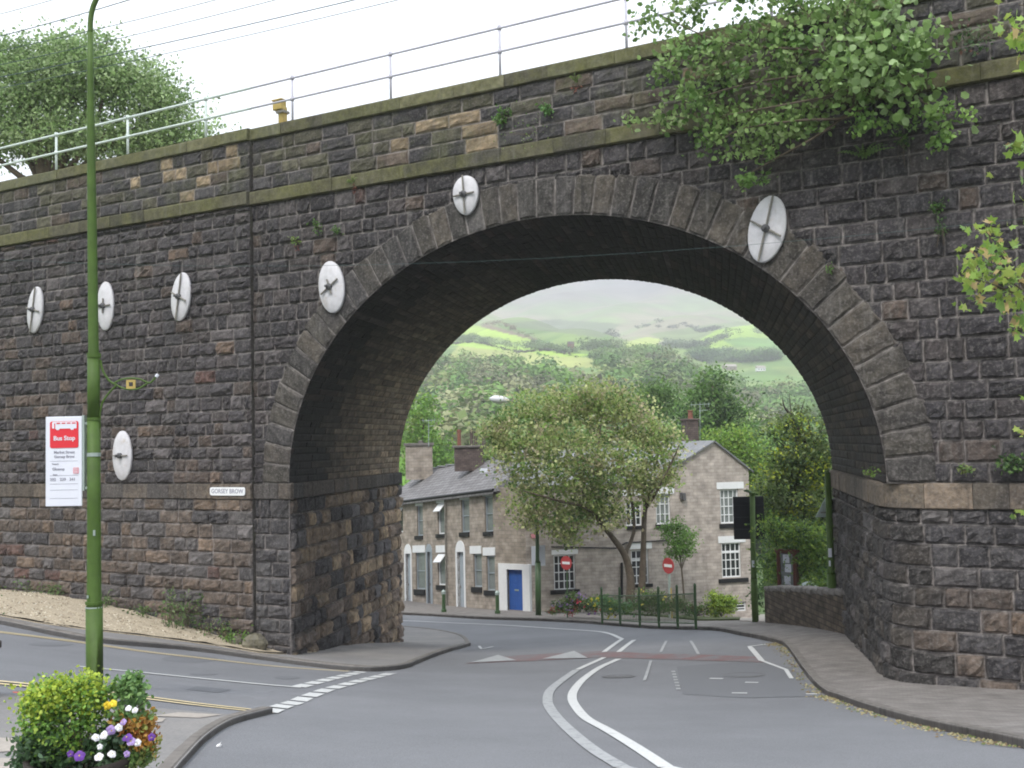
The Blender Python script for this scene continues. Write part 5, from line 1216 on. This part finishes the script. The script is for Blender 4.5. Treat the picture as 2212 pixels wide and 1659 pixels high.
# lamp column behind the tree
p = at(1163, 1325, 47); p[2] = gz(p[0], p[1]) + .1
o = root('lamp_column', p, 'slim green lamp column beside the garden tree with a pale oval lamp head', 'lamp post')
b = B(); K = lambda x, y: at(x, y, 47); b.tube([p, K(1162,1215)], px(6.2,47), 12); b.tube([K(1162,1216), K(1161,1208), K(1160,1090), K(1158,900)], [px(6,47), px(4,47), px(3.8,47), px(3.2,47)], 12)
b.tube(spline([K(1158,902), K(1155,885), K(1140,876), K(1112,869), K(1098,866)], 5), px(2,47), 8); b.build('column', M['dgreen'], o, True)
b = B(); P_ = [K(x, y) for x, y in ((1100,865.5),(1094,864.5),(1080,863),(1066,862),(1057,861))]; b.tube(P_, [.04,.11,.17,.15,.04], 12); b.build('lamp_head', M['lampwhite'], o, True)
b = B(); b.tube([K(1078,858), K(1078,854.5)], .05, 8); sub(b, 'photocell', M['signwhite'], o.children[-1]) if o.children else None
b = B(); b.box(K(1169,1200) , (.34,.04,.85)); b.build('banner_plate', M['signwhite'], o)
# bollards
for (x, y, Yb_, lab) in ((959, 1326, 50.5, 'green bollard on the pavement before the cottages, the one farther left'), (1075, 1329, 48.5, 'green bollard beside the white frame of the blue door')):
    q = at(x, y, Yb_); q[2] = gz(q[0], q[1]) + .1; o = root('bollard', q, lab, 'bollard', 'green bollards before the cottages')
    b = B(); b.tube([q, q + Z3*.12, q + Z3*.14, q + Z3*.8], [.12, .12, .085, .08], 12); b.build('post', M['dgreen'], o)
    b = B(); b.tube([q + Z3*.8, q + Z3*.9, q + Z3*.96, q+Z3*.99], [.1, .1, .07, .02], 12); b.build('cap', M['galv'], o)
# no entry signs
for (x, y, yb, Ys_, r, lab, yel) in ((1223,1216,1290,45.0,15,'red and white no-entry sign in front of the left sash window',0), (1443.5,1222,1310,44.8,17,'red and white no-entry sign under the small bright sapling',1)):
    q = at(x, y, Ys_); q0 = np.array([q[0], q[1]+.05, gz(q[0], q[1])]); o = root('no_entry_sign', q0, lab, 'road sign', 'no-entry signs')
    ax = frame((.6, -.8) if yel else (.75, -.66)); r_ = px(r, Ys_)
    b = B(); b.tube([q0, q + ax[1]*.06 - Z3*-.3], .05 if yel else .025, 8); b.build('pole', M['galv'] if yel else M['dgreen'], o)
    b = B(); b.prism([(r_*math.cos(t), r_*math.sin(t)) for t in np.linspace(0, 2*math.pi, 25)[:-1]], q, ax, .02, -.01); pl = b.build('sign_face', M['dullred'], o)
    b = B(); b.box(q - ax[1]*.016, (r_*1.35, .01, r_*.36), ax); sub(b, 'white_bar', M['white'], pl)
    if yel: b = B(); b.tube([q0 + ax[0]*.13, q0 + ax[0]*.13 + Z3*1.3], .03, 6); b.build('marker_post', M['rail_yel'], o)
# back of a large sign on a green post
Yp = 34.; p = at(1632, 1343, Yp); p = np.array([p[0], p[1], gz(p[0], p[1]) + .1])
o = root('traffic_sign', p, 'back of a large black rectangular sign on a green post, right of the gable wall', 'road sign')
K = lambda x, y, d=0.: at(x, y, Yp + d)
b = B(); b.tube([p, K(1628.5,1250)], px(7.2,Yp), 12); b.tube([K(1628.5,1251), K(1628,1244), K(1625,1068)], [px(7,Yp), px(6,Yp), px(5.6,Yp)], 12); b.tube([K(1625,1068), K(1625,1064)], px(7,Yp), 10); b.build('post', M['green'], o, True)
ax = frame((1, -.04)); w_ = px(66,Yp); h_ = px(92,Yp); Q = K(1617.5,1118.5,.22)
b = B(); b.box(Q, (w_, .05, h_), ax, .01); bd_ = b.build('sign_board', M['black'], o)
b = B()
for z in (-.28, .0, .28): b.box(Q - ax[1]*.045 + Z3*h_*z, (w_*.98, .04, .05), ax)
sub(b, 'stiffening_rail', M['black'], bd_)
b = B(); b.tube([K(1610,1060), K(1623,1064)], .035, 8); b.box(K(1612,1060), (.14,.08,.06)); b.box(K(1633,1132) - np.array([.2,0,0]), (.3,.02,.05), None); b.build('bracket', M['dgreen'], o)
b = B(); b.box(K(1625,1217) - np.array([0,.12,0]), (.07,.02,.2)); b.build('notice', M['signwhite'], o)
# second green post with the back of a triangle
Yq = 28.; p = at(1800, 1364, Yq); p = np.array([p[0], p[1], gz(p[0], p[1]) + .1]); K = lambda x, y, d=0.: at(x, y, Yq + d)
o = root('traffic_sign', p, 'green post close to the right pier with the back of a triangular sign', 'road sign')
b = B(); b.tube([p, K(1796,1240)], px(9.5,Yq), 14); b.tube([K(1796,1241), K(1795.5,1232), K(1788,1020)], [px(9.3,Yq), px(7.5,Yq), px(7,Yq)], 12); b.build('post', M['green'], o, True)
b = B(); Q = K(1789,1098,.18); ax = frame((1, -.06)); b.prism([(-px(28,Yq), -px(19,Yq)), (px(28,Yq), -px(19,Yq)), (px(2,Yq), px(28,Yq)), (-px(2,Yq), px(28,Yq))], Q, ax, .03); tb_ = b.build('sign_back', M['galv'], o)
b = B(); b.box(Q - ax[1]*.03 - Z3*.1, (px(34,Yq), .03, .04), ax); sub(b, 'fixing_rail', M['iron_mid'], tb_)
b = B(); b.box(K(1790,1193) - np.array([0,.12,0]), (.08,.02,.22)); b.box(K(1789.5,1216) - np.array([0,.12,0]), (.04,.02,.14)); b.build('label_plate', M['signwhite'], o)

# ---------------------------------------------------------------- plants on and near the bridge
def wallplant(name, x, y, w, h, cols, lab, n=60, size=.08, droop=.0, red=False, shape='dia', d=.02, cat='wall plant'):
    t, z = wt(x, y, d); P0 = Wp(t, z, float(doff(t)) + d); Y = P0[1]; o = root(name, P0, lab, cat)
    rw, rh = px(w, Y)/2, px(h, Y)/2; b = B(); S = []
    st = B()
    for k in range(7):
        dx = R_.uniform(-1, 1)*rw; top = P0 + AX[0]*dx + Z3*R_.uniform(.1, 1)*rh + n3*R_.uniform(.08, .3); mid = P0 + (top-P0)*.5 + n3*.08; limb(st, [P0, mid, top - Z3*droop*rh], .006, .003, 4)
        S += [P0 + (top-P0)*q + n3*.05 for q in np.linspace(.25, 1, 8)]
    S = np.array(S); P = S[R_.randint(len(S), size=n)] + R_.normal(size=(n, 3))*rw*.28; cc = np.array([pick(cols) for _ in range(n)])
    leaf_mesh(b, P, size, cc, shape, 0, .6); b.build('foliage', M['leaf'], o); st.build('stem', M['bark'], o)
    if red: r = B(); leaf_mesh(r, P0 - Z3*rh*.9 + R_.normal(size=(30, 3))*rw*.35 + n3*.05, size*.8, np.tile((.14,.04,.03), (30, 1)), 'dia', 0, .5); r.build('dead_leaves', M['leaf'], o)
    return o
GW = [(3, G1), (2, (.1,.2,.05)), (1, DG)]; GL = [(2, (.17,.24,.06)), (1, G3)]
def fern(x, y, w, h, lab, cols=GL, n=9, red=True):
    t, z = wt(x, y, .05); P0 = Wp(t, z, float(doff(t)) + .04); Y = P0[1]; o = root('fern', P0, lab, 'fern'); b = B(); L = px(h, Y)
    for k in range(n):
        a = R_.uniform(-1.1, 1.1); q = [P0 + AX[0]*math.sin(a)*L*s_ *(w/h) + Z3*(math.cos(a)*L*s_ - .35*L*s_*s_) + n3*(.12*math.sin(s_*2.4)+.03) for s_ in np.linspace(0, 1, 9)]
        col = pick(cols)
        for i in range(1, 9):
            wd = L*.16*(1-i/9.5); dv = q[i]-q[i-1]; dv /= np.linalg.norm(dv); sdv = np.cross(dv, n3); sdv /= np.linalg.norm(sdv)
            for sg in (-1, 1): b.add([q[i-1], q[i-1] + sdv*sg*wd + dv*wd*.4, q[i]], [(0,1,2)], col*R_.uniform(.85, 1.15))
    b.build('frond', M['leaf'], o)
    if red: r = B(); leaf_mesh(r, P0 - Z3*L*.45 + R_.normal(size=(26, 3))*L*.16 + n3*.05, L*.22, np.tile((.13,.045,.03), (26, 1)), 'dia', 0, .5); r.build('dead_leaves', M['leaf'], o)
fern(768, 398, 22, 26, 'small fern with reddish dead fronds on the string course left of the arch crown')
fern(1247, 178, 22, 30, 'bright fern just under the coping, above the arch crown')
fern(1868, 340, 80, 44, 'spreading fern on the dark wall below the overhanging shrub', [(2, (.1,.17,.04)), (1, G1)], 12, False)
wallplant('wall_plant', 1093, 268, 34, 62, GW, 'bushy plant rooted in the parapet, left of the pair over the arch crown', 110, .09)
wallplant('wall_plant', 1189, 243, 34, 40, [(2, (.1,.2,.07)), (1, G1)], 'plant with dark hanging stems on the parapet, right of the pair over the arch crown', 70, .09, red=False)
wallplant('wall_plant', 694, 498, 30, 38, GW, 'leafier of two small plants in the wall above the left haunch of the arch', 70, .07)
wallplant('wall_plant', 734, 503, 26, 26, GW, 'small round plant beside the leafier one above the left haunch', 50, .07)
wallplant('wall_plant', 648, 527, 24, 22, GL, 'yellowish tuft low and left of the two small plants above the haunch', 40, .07, red=True)
wallplant('wall_plant', 2030, 455, 34, 40, GW, 'green plant in the right-hand wall above the yellow-green branch', 70, .07)
wallplant('wall_plant', 2040, 505, 40, 70, [(2, DG), (2, G1)], 'trailing plant hanging below the other one on the right-hand wall', 90, .06, droop=1.)
wallplant('wall_plant', 1955, 320, 36, 90, [(2, DG), (2, G1)], 'narrow trailing plant to the right of the spreading fern', 90, .07, droop=1.2)
wallplant('wall_plant', 1800, 590, 14, 40, GW, 'small tuft hanging on the right haunch of the arch', 30, .06)
wallplant('wall_plant', 2190, 1010, 60, 70, [(3, DG), (2, G1)], 'dark clump of leaves on the ledge at the right edge', 160, .08, d=.12)
wallplant('wall_plant', 2090, 1020, 40, 30, [(2, (.12,.15,.05)), (1, G1)], 'grassy tuft on the pale stone ledge of the right pier', 60, .07, d=.1)
wallplant('wall_plant', 1885, 1022, 34, 12, [(2, (.1,.17,.03))], 'flat mossy tuft at the foot of the arch ring on the right', 60, .05, d=.08)
wallplant('wall_plant', 2110, 95, 130, 26, [(2, DG), (2, (.09,.13,.06)), (1, (.1,.05,.04))], 'creeping growth along the top of the right-hand string course', 150, .08, d=.15)
wallplant('wall_plant', 1145, 292, 150, 22, [(2, (.12,.17,.06)), (1, G1)], 'low mossy growth on the string course under the pair of plants', 90, .05, d=.12)
# overhanging shrub at the top right
Ysb = 18.6
def SB(x, y, d=0.): return at(x, y, Ysb + d)
t_, z_ = wt(1905, 60); r0 = Wp(t_, z_ - .3, .05)
sh = root('overhanging_shrub', r0, 'big leafy shrub growing out of the bridge wall above the arch at the top right', 'shrub')
b = B()
def off_wall(x, y, o_):
    t, z = wt(x, y, o_); return Wp(t, z, o_)
stems = [[(1905,130,.05),(1880,40,.4),(1870,-60,.5)], [(1900,130,.05),(1800,60,.5),(1700,0,.8),(1600,-40,.9)], [(1900,150,.05),(1780,160,.6),(1620,180,.9),(1450,230,.8)], [(1905,160,.05),(1820,200,.7),(1700,225,1.0),(1560,250,1.)],
         [(1905,180,.05),(1840,250,.5),(1730,260,.9),(1600,280,.9),(1520,330,.8)], [(1905,150,.05),(1940,180,.6),(2010,230,.8),(2060,250,.7)], [(1905,130,.05),(1930,60,.5),(1960,40,.8),(2010,80,.7)], [(1900,140,.05),(1760,110,.6),(1560,90,.9),(1400,20,.8)],
         [(1905,160,.05),(1860,170,.9),(1800,200,1.2)], [(1900,170,.05),(1800,270,.6),(1680,340,.7),(1600,385,.6)], [(1895,120,.05),(1830,20,.6),(1790,-60,.6)], [(1905,100,.05),(1930,-10,.4),(1935,-80,.4)]]
tips = []
for s_ in stems:
    Q = [off_wall(*q) for q in s_]; limb(b, Q, .035, .007, 6); tips.append(Q)
b.build('stems', M['bark'], sh, True)
def OB(x, y, rx, ry, o_=.7): c = off_wall(x, y, o_); Yc = c[1]; return (*c, px(rx, Yc), .45, px(ry, Yc))
bl = [OB(1500,150,110,70), OB(1600,90,120,70), OB(1420,255,70,26), OB(1560,230,120,50), OB(1690,150,120,80), OB(1790,80,110,90), OB(1850,190,110,60), OB(1720,260,110,45), OB(1860,60,80,70), OB(1560,300,80,40), OB(1640,270,80,40),OB(1450,40,90,40), OB(1540,-10,110,30), OB(1700,0,120,40), OB(1850,-10,100,40), OB(1450,120,50,50), OB(1650,330,50,30), OB(1950,100,60,50)]
foliage('foliage', sh, bl, 5600, .1, [(4, (.13,.2,.065)), (3, (.17,.25,.085)), (2, G1), (1.5, (.22,.3,.12))], 16, .15, 'oval', ar=.55)
bl = [OB(1900,120,90,80,1.), OB(1980,110,40,50,1.), OB(1840,150,70,50,1.2), OB(1990,200,40,20,1.), OB(1930,190,60,30,1.1), OB(1790,50,30,30,1.2), OB(2050,265,26,20,.9), OB(1910,40,50,40,1.), OB(1960,225,50,25,1.)]
foliage('pale_leaves', sh, bl, 800, .135, [(3, (.22,.31,.14)), (2, (.18,.27,.1)), (2, G3)], 7, .22, 'oval', ar=.7, label='larger pale grey-green leaves')
bl = [OB(1655,380,55,8,.6), OB(1620,390,25,8,.6), OB(2050,235,30,14), OB(2075,255,20,8), OB(2035,300,14,12), OB(1990,260,40,24), OB(1880,260,60,28)]
foliage('trailing_sprays', sh, bl, 650, .08, [(3, (.11,.2,.05)), (1, (.17,.27,.07))], 10, .09, 'oval', ar=.55)
# sycamore sapling whose branches reach in from the right
Ym = 9.; tbm = np.array([at(2420, 1500, Ym)[0], Ym, 0.]); tbm[2] = gz(tbm[0], Ym)
sy = root('young_sycamore', tbm, 'young sycamore standing off to the right, its yellow-green branches reaching into the picture', 'tree')
b = B(); Kp = lambda x, y, d=0.: at(x, y, Ym + d)
limb(b, [tbm, Kp(2430,1100), Kp(2410,600), Kp(2400,0), Kp(2420,-300)], .07, .02)
for P in ([(2410,760),(2300,690),(2200,620),(2120,560)], [(2410,800),(2280,740),(2180,700)], [(2405,360),(2300,330),(2215,318)], [(2400,120),(2300,90),(2180,60)], [(2400,100),(2290,30),(2200,10)], [(2410,1150),(2300,1120),(2205,1100)], [(2300,690),(2230,640),(2170,560),(2130,500)], [(2280,740),(2230,660),(2160,620),(2090,600)], [(2290,740),(2240,720),(2190,705)], [(2300,90),(2240,110),(2205,110)]): limb(b, [Kp(*q) for q in P], .016, .004, 5)
b.build('trunk', M['bark'], sy, True)
b = B()
def spray(x, y, rx, ry, n, size):
    P = np.array([Kp(x + R_.normal()*rx*.5, y + R_.normal()*ry*.5, R_.uniform(-.25, .25)) for _ in range(n)]); cc = np.array([pick([(4, (.17,.26,.05)), (3, (.24,.3,.07)), (2, (.12,.2,.05)), (1.2, (.36,.27,.13))]) for _ in range(n)])
    leaf_mesh(b, P, size, cc, 'palm', .3, .6)
spray(2140,545,60,40,60,.07); spray(2110,600,50,40,55,.07); spray(2180,600,50,50,60,.075); spray(2180,660,40,50,40,.07); spray(2130,500,40,25,26,.06); spray(2195,705,30,24,20,.06); spray(2110,650,40,18,16,.06)
spray(2190,70,45,30,36,.075); spray(2205,110,20,30,18,.07); spray(2195,318,22,16,18,.065); spray(2205,935,14,14,8,.05); spray(2200,1105,24,10,7,.05); spray(2300,400,120,300,160,.09); spray(2380,-100,160,220,160,.09); spray(2320,800,80,200,90,.09)
b.build('crown', M['leaf'], sy)
# weeds at the foot of the wall
def weeds(x, y, w, h, lab, n, size, cols, cat='weeds', dz=0.):
    tt = wt(x, 1290)[0]; q = Wp(tt, 0., float(doff(tt)) + .4); q[2] = gz(q[0], q[1]) + .12; Y = q[1]; o = root('weeds', q, lab, cat); b = B(); rw, rh = px(w, Y)/2, px(h, Y); P = []; cc = []; st = B()
    for k in range(max(6, n//28)):
        a = q + np.array([R_.uniform(-1, 1)*rw, R_.uniform(-.4, .4), 0]); a[2] = gz(a[0], a[1]) + .1; hh = rh*R_.uniform(.4, 1.05); lean = R_.normal(size=3)*.18*hh; lean[2] = 0; tip = a + Z3*hh + lean
        st.tube([a, (a+tip)/2 + lean*.1, tip], [.008, .006, .003], 4)
        for s_ in np.linspace(.15, 1, 28): P.append(a + (tip-a)*s_ + R_.normal(size=3)*.09*(1.2-s_*.5)); cc.append(pick(cols))
    leaf_mesh(b, np.array(P), size, np.array(cc), 'dia', 0, .5); b.build('foliage', M['leaf'], o); st.build('stem', M['bark'], o)
WG = [(3, G1), (3, (.09,.13,.05)), (2, DG), (1, (.14,.17,.08))]
weeds(435, 1345, 90, 85, 'largest weedy bush at the foot of the wall left of the arch', 520, .09, WG)
weeds(495, 1350, 60, 50, 'brownish weeds between the large weedy bush and the pier', 300, .08, [(2, (.13,.12,.07)), (2, G1)])
weeds(545, 1362, 60, 34, 'bright low weeds beside the fallen stones at the pier', 260, .08, [(3, (.12,.22,.04)), (2, G1)])
weeds(340, 1302, 50, 26, 'small green weeds left of the large bush', 200, .08, WG)
weeds(265, 1295, 60, 30, 'sparse weeds under the wall just right of the green column', 200, .08, WG)
weeds(110, 1287, 130, 30, 'weeds along the wall foot between the sign and the column', 360, .08, WG)
weeds(15, 1288, 80, 34, 'brown and green weeds at the far left wall foot', 260, .08, [(2, (.13,.1,.05)), (2, G1)])
# fallen stones at the pier foot
def rock(x, y, w, h, lab, Y_=None):
    tt = wt(x, 1380)[0]; q = Wp(tt, 0., float(doff(tt)) + .55); q[2] = gz(q[0], q[1]) + .1; r = px(w, q[1])/2; rz = px(h, q[1]); V = []; nr, ns = 6, 12
    for i in range(nr+1):
        ph = math.pi*i/nr
        for j in range(ns): th = 2*math.pi*j/ns; k = R_.uniform(.88, 1.1); V.append(q + np.array([r*math.sin(ph)*math.cos(th)*k, r*.7*math.sin(ph)*math.sin(th)*k, rz*.5*math.cos(ph)*k + rz*.3]))
    b = B(); c = np.tile((.13,.12,.085), (len(V), 1)) * R_.uniform(.8, 1.2, (len(V), 1)); b.add(V, [(i*ns+j, i*ns+(j+1) % ns, (i+1)*ns+(j+1) % ns, (i+1)*ns+j) for i in range(nr) for j in range(ns)], c); b.build('boulder', M['stone'], label=lab, cat='boulder', group='fallen stones at the pier foot')
rock(585, 1392, 56, 44, 'larger pale mossy boulder leaning against the left pier foot'); rock(548, 1384, 40, 26, 'lower flat boulder left of the larger one by the pier'); 
# loose gravel and leaf litter
def scatter(name, P, size, cols, lab, sq=.6, tilt=.3):
    b = B(); 
    for p in P:
        s_ = size*R_.uniform(.5, 1.5); a = R_.uniform(0, 6.28); c = pick(cols); n = 5; V = [p + np.array([s_*math.cos(a + k*6.28/n)*R_.uniform(.6, 1), s_*sq*math.sin(a + k*6.28/n), 0])for k in range(n)] + [p + Z3*s_*R_.uniform(.3, .9) + np.array([s_*.1, 0, 0])]
        b.add(V, [(k, (k+1) % n, n) for k in range(n)], c)
    o = b.build(name, M['petal'], kind='stuff'); 
    if lab: tag(o, lab, name.replace('_', ' '))
bank = gp([(0,1325),(120,1352),(330,1372),(560,1403),(596,1408),(560,1385),(470,1360),(330,1325)], .12) + [O3[:2] + e3[:2]*t + n3[:2]*.4 for t in (-4.5, -7, -10.5, -12)]; P = []
bx_ = np.array(bank)
while len(P) < 5200:
    X_, Y_ = R_.uniform(bx_[:, 0].min(), bx_[:, 0].max()), R_.uniform(bx_[:, 1].min(), bx_[:, 1].max())
    if inpoly(np.array([X_]), np.array([Y_]), bank)[0]: P.append((X_, Y_))
P = np.array(P); scatter('loose_gravel', list(np.c_[P, g(P[:, 0], P[:, 1]) + .135]), .035, [(4, (.46,.4,.3)), (3, (.36,.3,.22)), (1.5, (.6,.55,.45)), (1.3, (.17,.14,.1))], 'tan stone chippings heaped between the kerb and the wall')
P = []
for i in range(1500):
    k = R_.rand(); q = KR[int(k*(len(KR)-4))] * (1-.0) ; j = int(k*(len(KR)-4)); f_ = R_.rand(); q = KR[j]*(1-f_) + KR[j+1]*f_; q = q + np.array([-abs(R_.normal())*.12 - .02, R_.normal()*.1])
    if abs(math.sin(q[1]*1.7)) * R_.rand() < .15: continue
    P.append((*q, gz(*q) + .012))
scatter('leaf_litter', [np.array(p) for p in P], .022, [(3, (.3,.26,.14)), (2, (.18,.13,.07)), (1, (.35,.33,.2)), (1, (.12,.16,.05))], 'brown and yellowish leaf litter in the gutter along the right kerb', .6)
P = [np.array((*(KN[R_.randint(len(KN)-3)] + np.array([abs(R_.normal())*.1+.03, 0])), 0.)) for _ in range(50)]
for p in P: p[2] = gz(p[0], p[1]) + .012
q = ground(476, 1613); b = B(); leaf_mesh(b, np.array([q + [0,0,.02]]*3) + R_.normal(size=(3,3))*.01, .07, np.tile((.8,.8,.82), (3,1)), 'oval'); tag(b.build('litter', M['petal']), 'small white scrap of litter in the road by the near left kerb', 'litter')

# ---------------------------------------------------------------- planters at the bottom left
def planter(x, Y, lab, full=True):
    c = at(x, 1659, Y); c[2] = gz(c[0], c[1]) + .1; o = root('flower_planter', c, lab, 'planter'); r = px(118, Y)*1.0 if full else .3; H = at(x, 1652, Y)[2] - c[2] if full else .45
    b = B(); n = 22
    prof = [(r*.72, 0), (r*.8, H*.3), (r*.86, H*.75), (r*.9, H*.96), (r*.97, H), (r*.97, H+.05), (r*.86, H+.05), (r*.84, H-.02), (.001, H-.02)]; V = [c + np.array([p*math.cos(t), p*math.sin(t), z]) for p, z in prof for t in np.linspace(0, 2*math.pi, n+1)[:-1]]
    b.add(V, [(i*n+j, i*n+(j+1) % n, (i+1)*n+(j+1) % n, (i+1)*n+j) for i in range(len(prof)-1) for j in range(n)]); b.build('tub', M['tub'], o, True)
    return o, c, H
Yf = 7.0
o, c, H = planter(175, Yf, 'dark tub overflowing with a green spurge, pansies and orange foliage at the bottom left')
Kf = lambda x, y, d=0.: at(x, y, Yf + d)
def fol(name, blobs, n, size, cols, shape='oval', clump=12, cr=.035, ar=.5, flat=0., lab=None, mt='leaf'):
    bl = [(*Kf(q[0], q[1], q[4] if len(q) > 4 else 0.), px(q[2], Yf), px((q[2]+q[3])/2, Yf), px(q[3], Yf)) for q in blobs]
    P, cc = crown_pts(bl, n, clump, cr, .45, cols); b = B(); leaf_mesh(b, P, size, cc, shape, flat, ar); return b.build(name, M[mt], o, label=lab)
fol('spurge', [(120,1520,60,42),(170,1500,50,38),(90,1560,45,45),(190,1545,45,45),(140,1590,70,40),(110,1490,30,18),(205,1500,30,30)], 5200, .024, [(3, (.1,.2,.045)), (3, (.15,.27,.05)), (1.5, (.22,.3,.05)), (1, (.05,.1,.035))], cr=.05, clump=9, lab='mound of yellow-green spurge')
fol('spurge_tops', [(120,1485,60,14),(180,1480,46,14),(80,1525,34,26),(200,1510,30,24),(135,1510,60,20)], 4200, .02, [(3, (.3,.37,.05)), (1, (.22,.32,.06))], ar=.8, cr=.045, clump=16)
fol('dark_leaves', [(90,1620,55,40),(60,1650,26,26),(150,1625,60,34),(230,1620,50,34),(250,1590,40,28),(190,1640,60,26),(70,1600,26,20)], 3600, .04, [(3, (.04,.085,.035)), (2, (.06,.11,.045)), (2, (.075,.12,.075))], ar=.42, lab='dark narrow leaves round the rim')
fol('tall_spray', [(270,1480,22,22),(290,1475,24,18),(285,1505,24,24),(300,1520,14,14),(265,1540,22,24),(300,1545,16,16)], 1300, .03, [(3, (.11,.2,.075)), (2, (.16,.26,.09)), (1, G1)], cr=.03)
fol('orange_foliage', [(280,1568,34,24),(310,1560,24,26),(265,1550,18,16),(325,1595,16,24),(295,1600,24,22)], 1500, .03, [(3, (.38,.2,.045)), (2, (.3,.13,.04)), (2, (.22,.24,.06)), (1, (.5,.33,.1))], cr=.025, lab='orange and bronze leaves')
fol('trailing_leaves', [(310,1635,22,24),(325,1615,16,20),(280,1640,30,20)], 700, .028, [(3, (.12,.2,.06)), (2, (.2,.24,.08))], cr=.025)
b = B(); 
for k in range(26): a = c + Z3*H; q = Kf(R_.uniform(60, 320), R_.uniform(1500, 1640), R_.uniform(-.15, .15)); limb(b, [a + R_.uniform(-.1,.1,3)*[1,1,0], (a+q)/2 + Z3*.04, q], .006, .003, 4)
b.build('stems', M['bark'], o)
def pansy(x, y, r, col, c2=(.5,.4,.05), d=-.32):
    q = Kf(x, y, d); nrm = -ray(x, y); nrm = nrm/np.linalg.norm(nrm) + R_.normal(size=3)*.25; nrm /= np.linalg.norm(nrm); u = np.cross(nrm, Z3); u /= np.linalg.norm(u); v = np.cross(u, nrm)
    b = B(); R0 = px(r, Yf)*R_.uniform(.7, .98)
    for k in range(5):
        a = 2*math.pi*k/5 + .3; cc = q + (u*math.cos(a) + v*math.sin(a))*R0*.5 + nrm*.004*k; V = [cc + (u*math.cos(t) + v*math.sin(t))*R0*.56 for t in np.linspace(0, 6.28, 10)[:-1]] ; V.append(cc + nrm*.006)
        b.add(V, [(i, (i+1) % 9, 9) for i in range(9)], np.array(col)*R_.uniform(.85, 1.1))
    b.add([q + nrm*.02 + (u*math.cos(t) + v*math.sin(t))*R0*.16 for t in np.linspace(0, 6.28, 7)[:-1]], [tuple(range(6))], c2)
    b.build('pansy', M['petal'], o)
WT = (.82,.82,.84); PU = (.14,.05,.3); LI = (.42,.3,.6)
for (x, y, r, cl) in ((214,1636,11,WT),(241,1630,9,WT),(216,1612,8,WT),(226,1588,9,WT),(206,1594,10,WT),(298,1603,8,WT),(278,1531,9,WT),(292,1535,8,WT),(256,1572,10,WT),(172,1634,13,PU),(276,1595,12,PU),(284,1602,10,LI),(328,1592,10,PU),(240,1576,12,LI),(274,1628,8,LI),(232,1523,9,(.75,.55,.04)),(244,1520,9,(.8,.62,.05)),(152,1628,8,PU),(268,1560,8,LI)): pansy(x, y, r, cl)
o, c, H = planter(-62, 12., 'dark tub with a clipped green shrub, cut off by the left edge', False)
b = B(); P, cc = crown_pts([(c[0], c[1], c[2]+.95, .26, .26, .42)], 900, 12, .05, .6, [(2, (.06,.12,.05)), (1, G1)]); leaf_mesh(b, P, .04, cc); b.build('foliage', M['leaf'], o)

# ---------------------------------------------------------------- haze over the valley
hb_ = B(); hb_.box((0, 1400, 235), (9000, 6600, 640)); hz = bpy.data.materials.new('haze_air'); hz.use_nodes = True; n = hz.node_tree; n.nodes.remove(n.nodes['Principled BSDF'])
pv_ = n.nodes.new('ShaderNodeVolumePrincipled'); pv_.inputs['Color'].default_value = (.95,.97,1.,1); pv_.inputs['Density'].default_value = .0006; pv_.inputs['Anisotropy'].default_value = .0
n.links.new(pv_.outputs[0], n.nodes['Material Output'].inputs['Volume'])
o = hb_.build('haze', hz, kind='stuff')
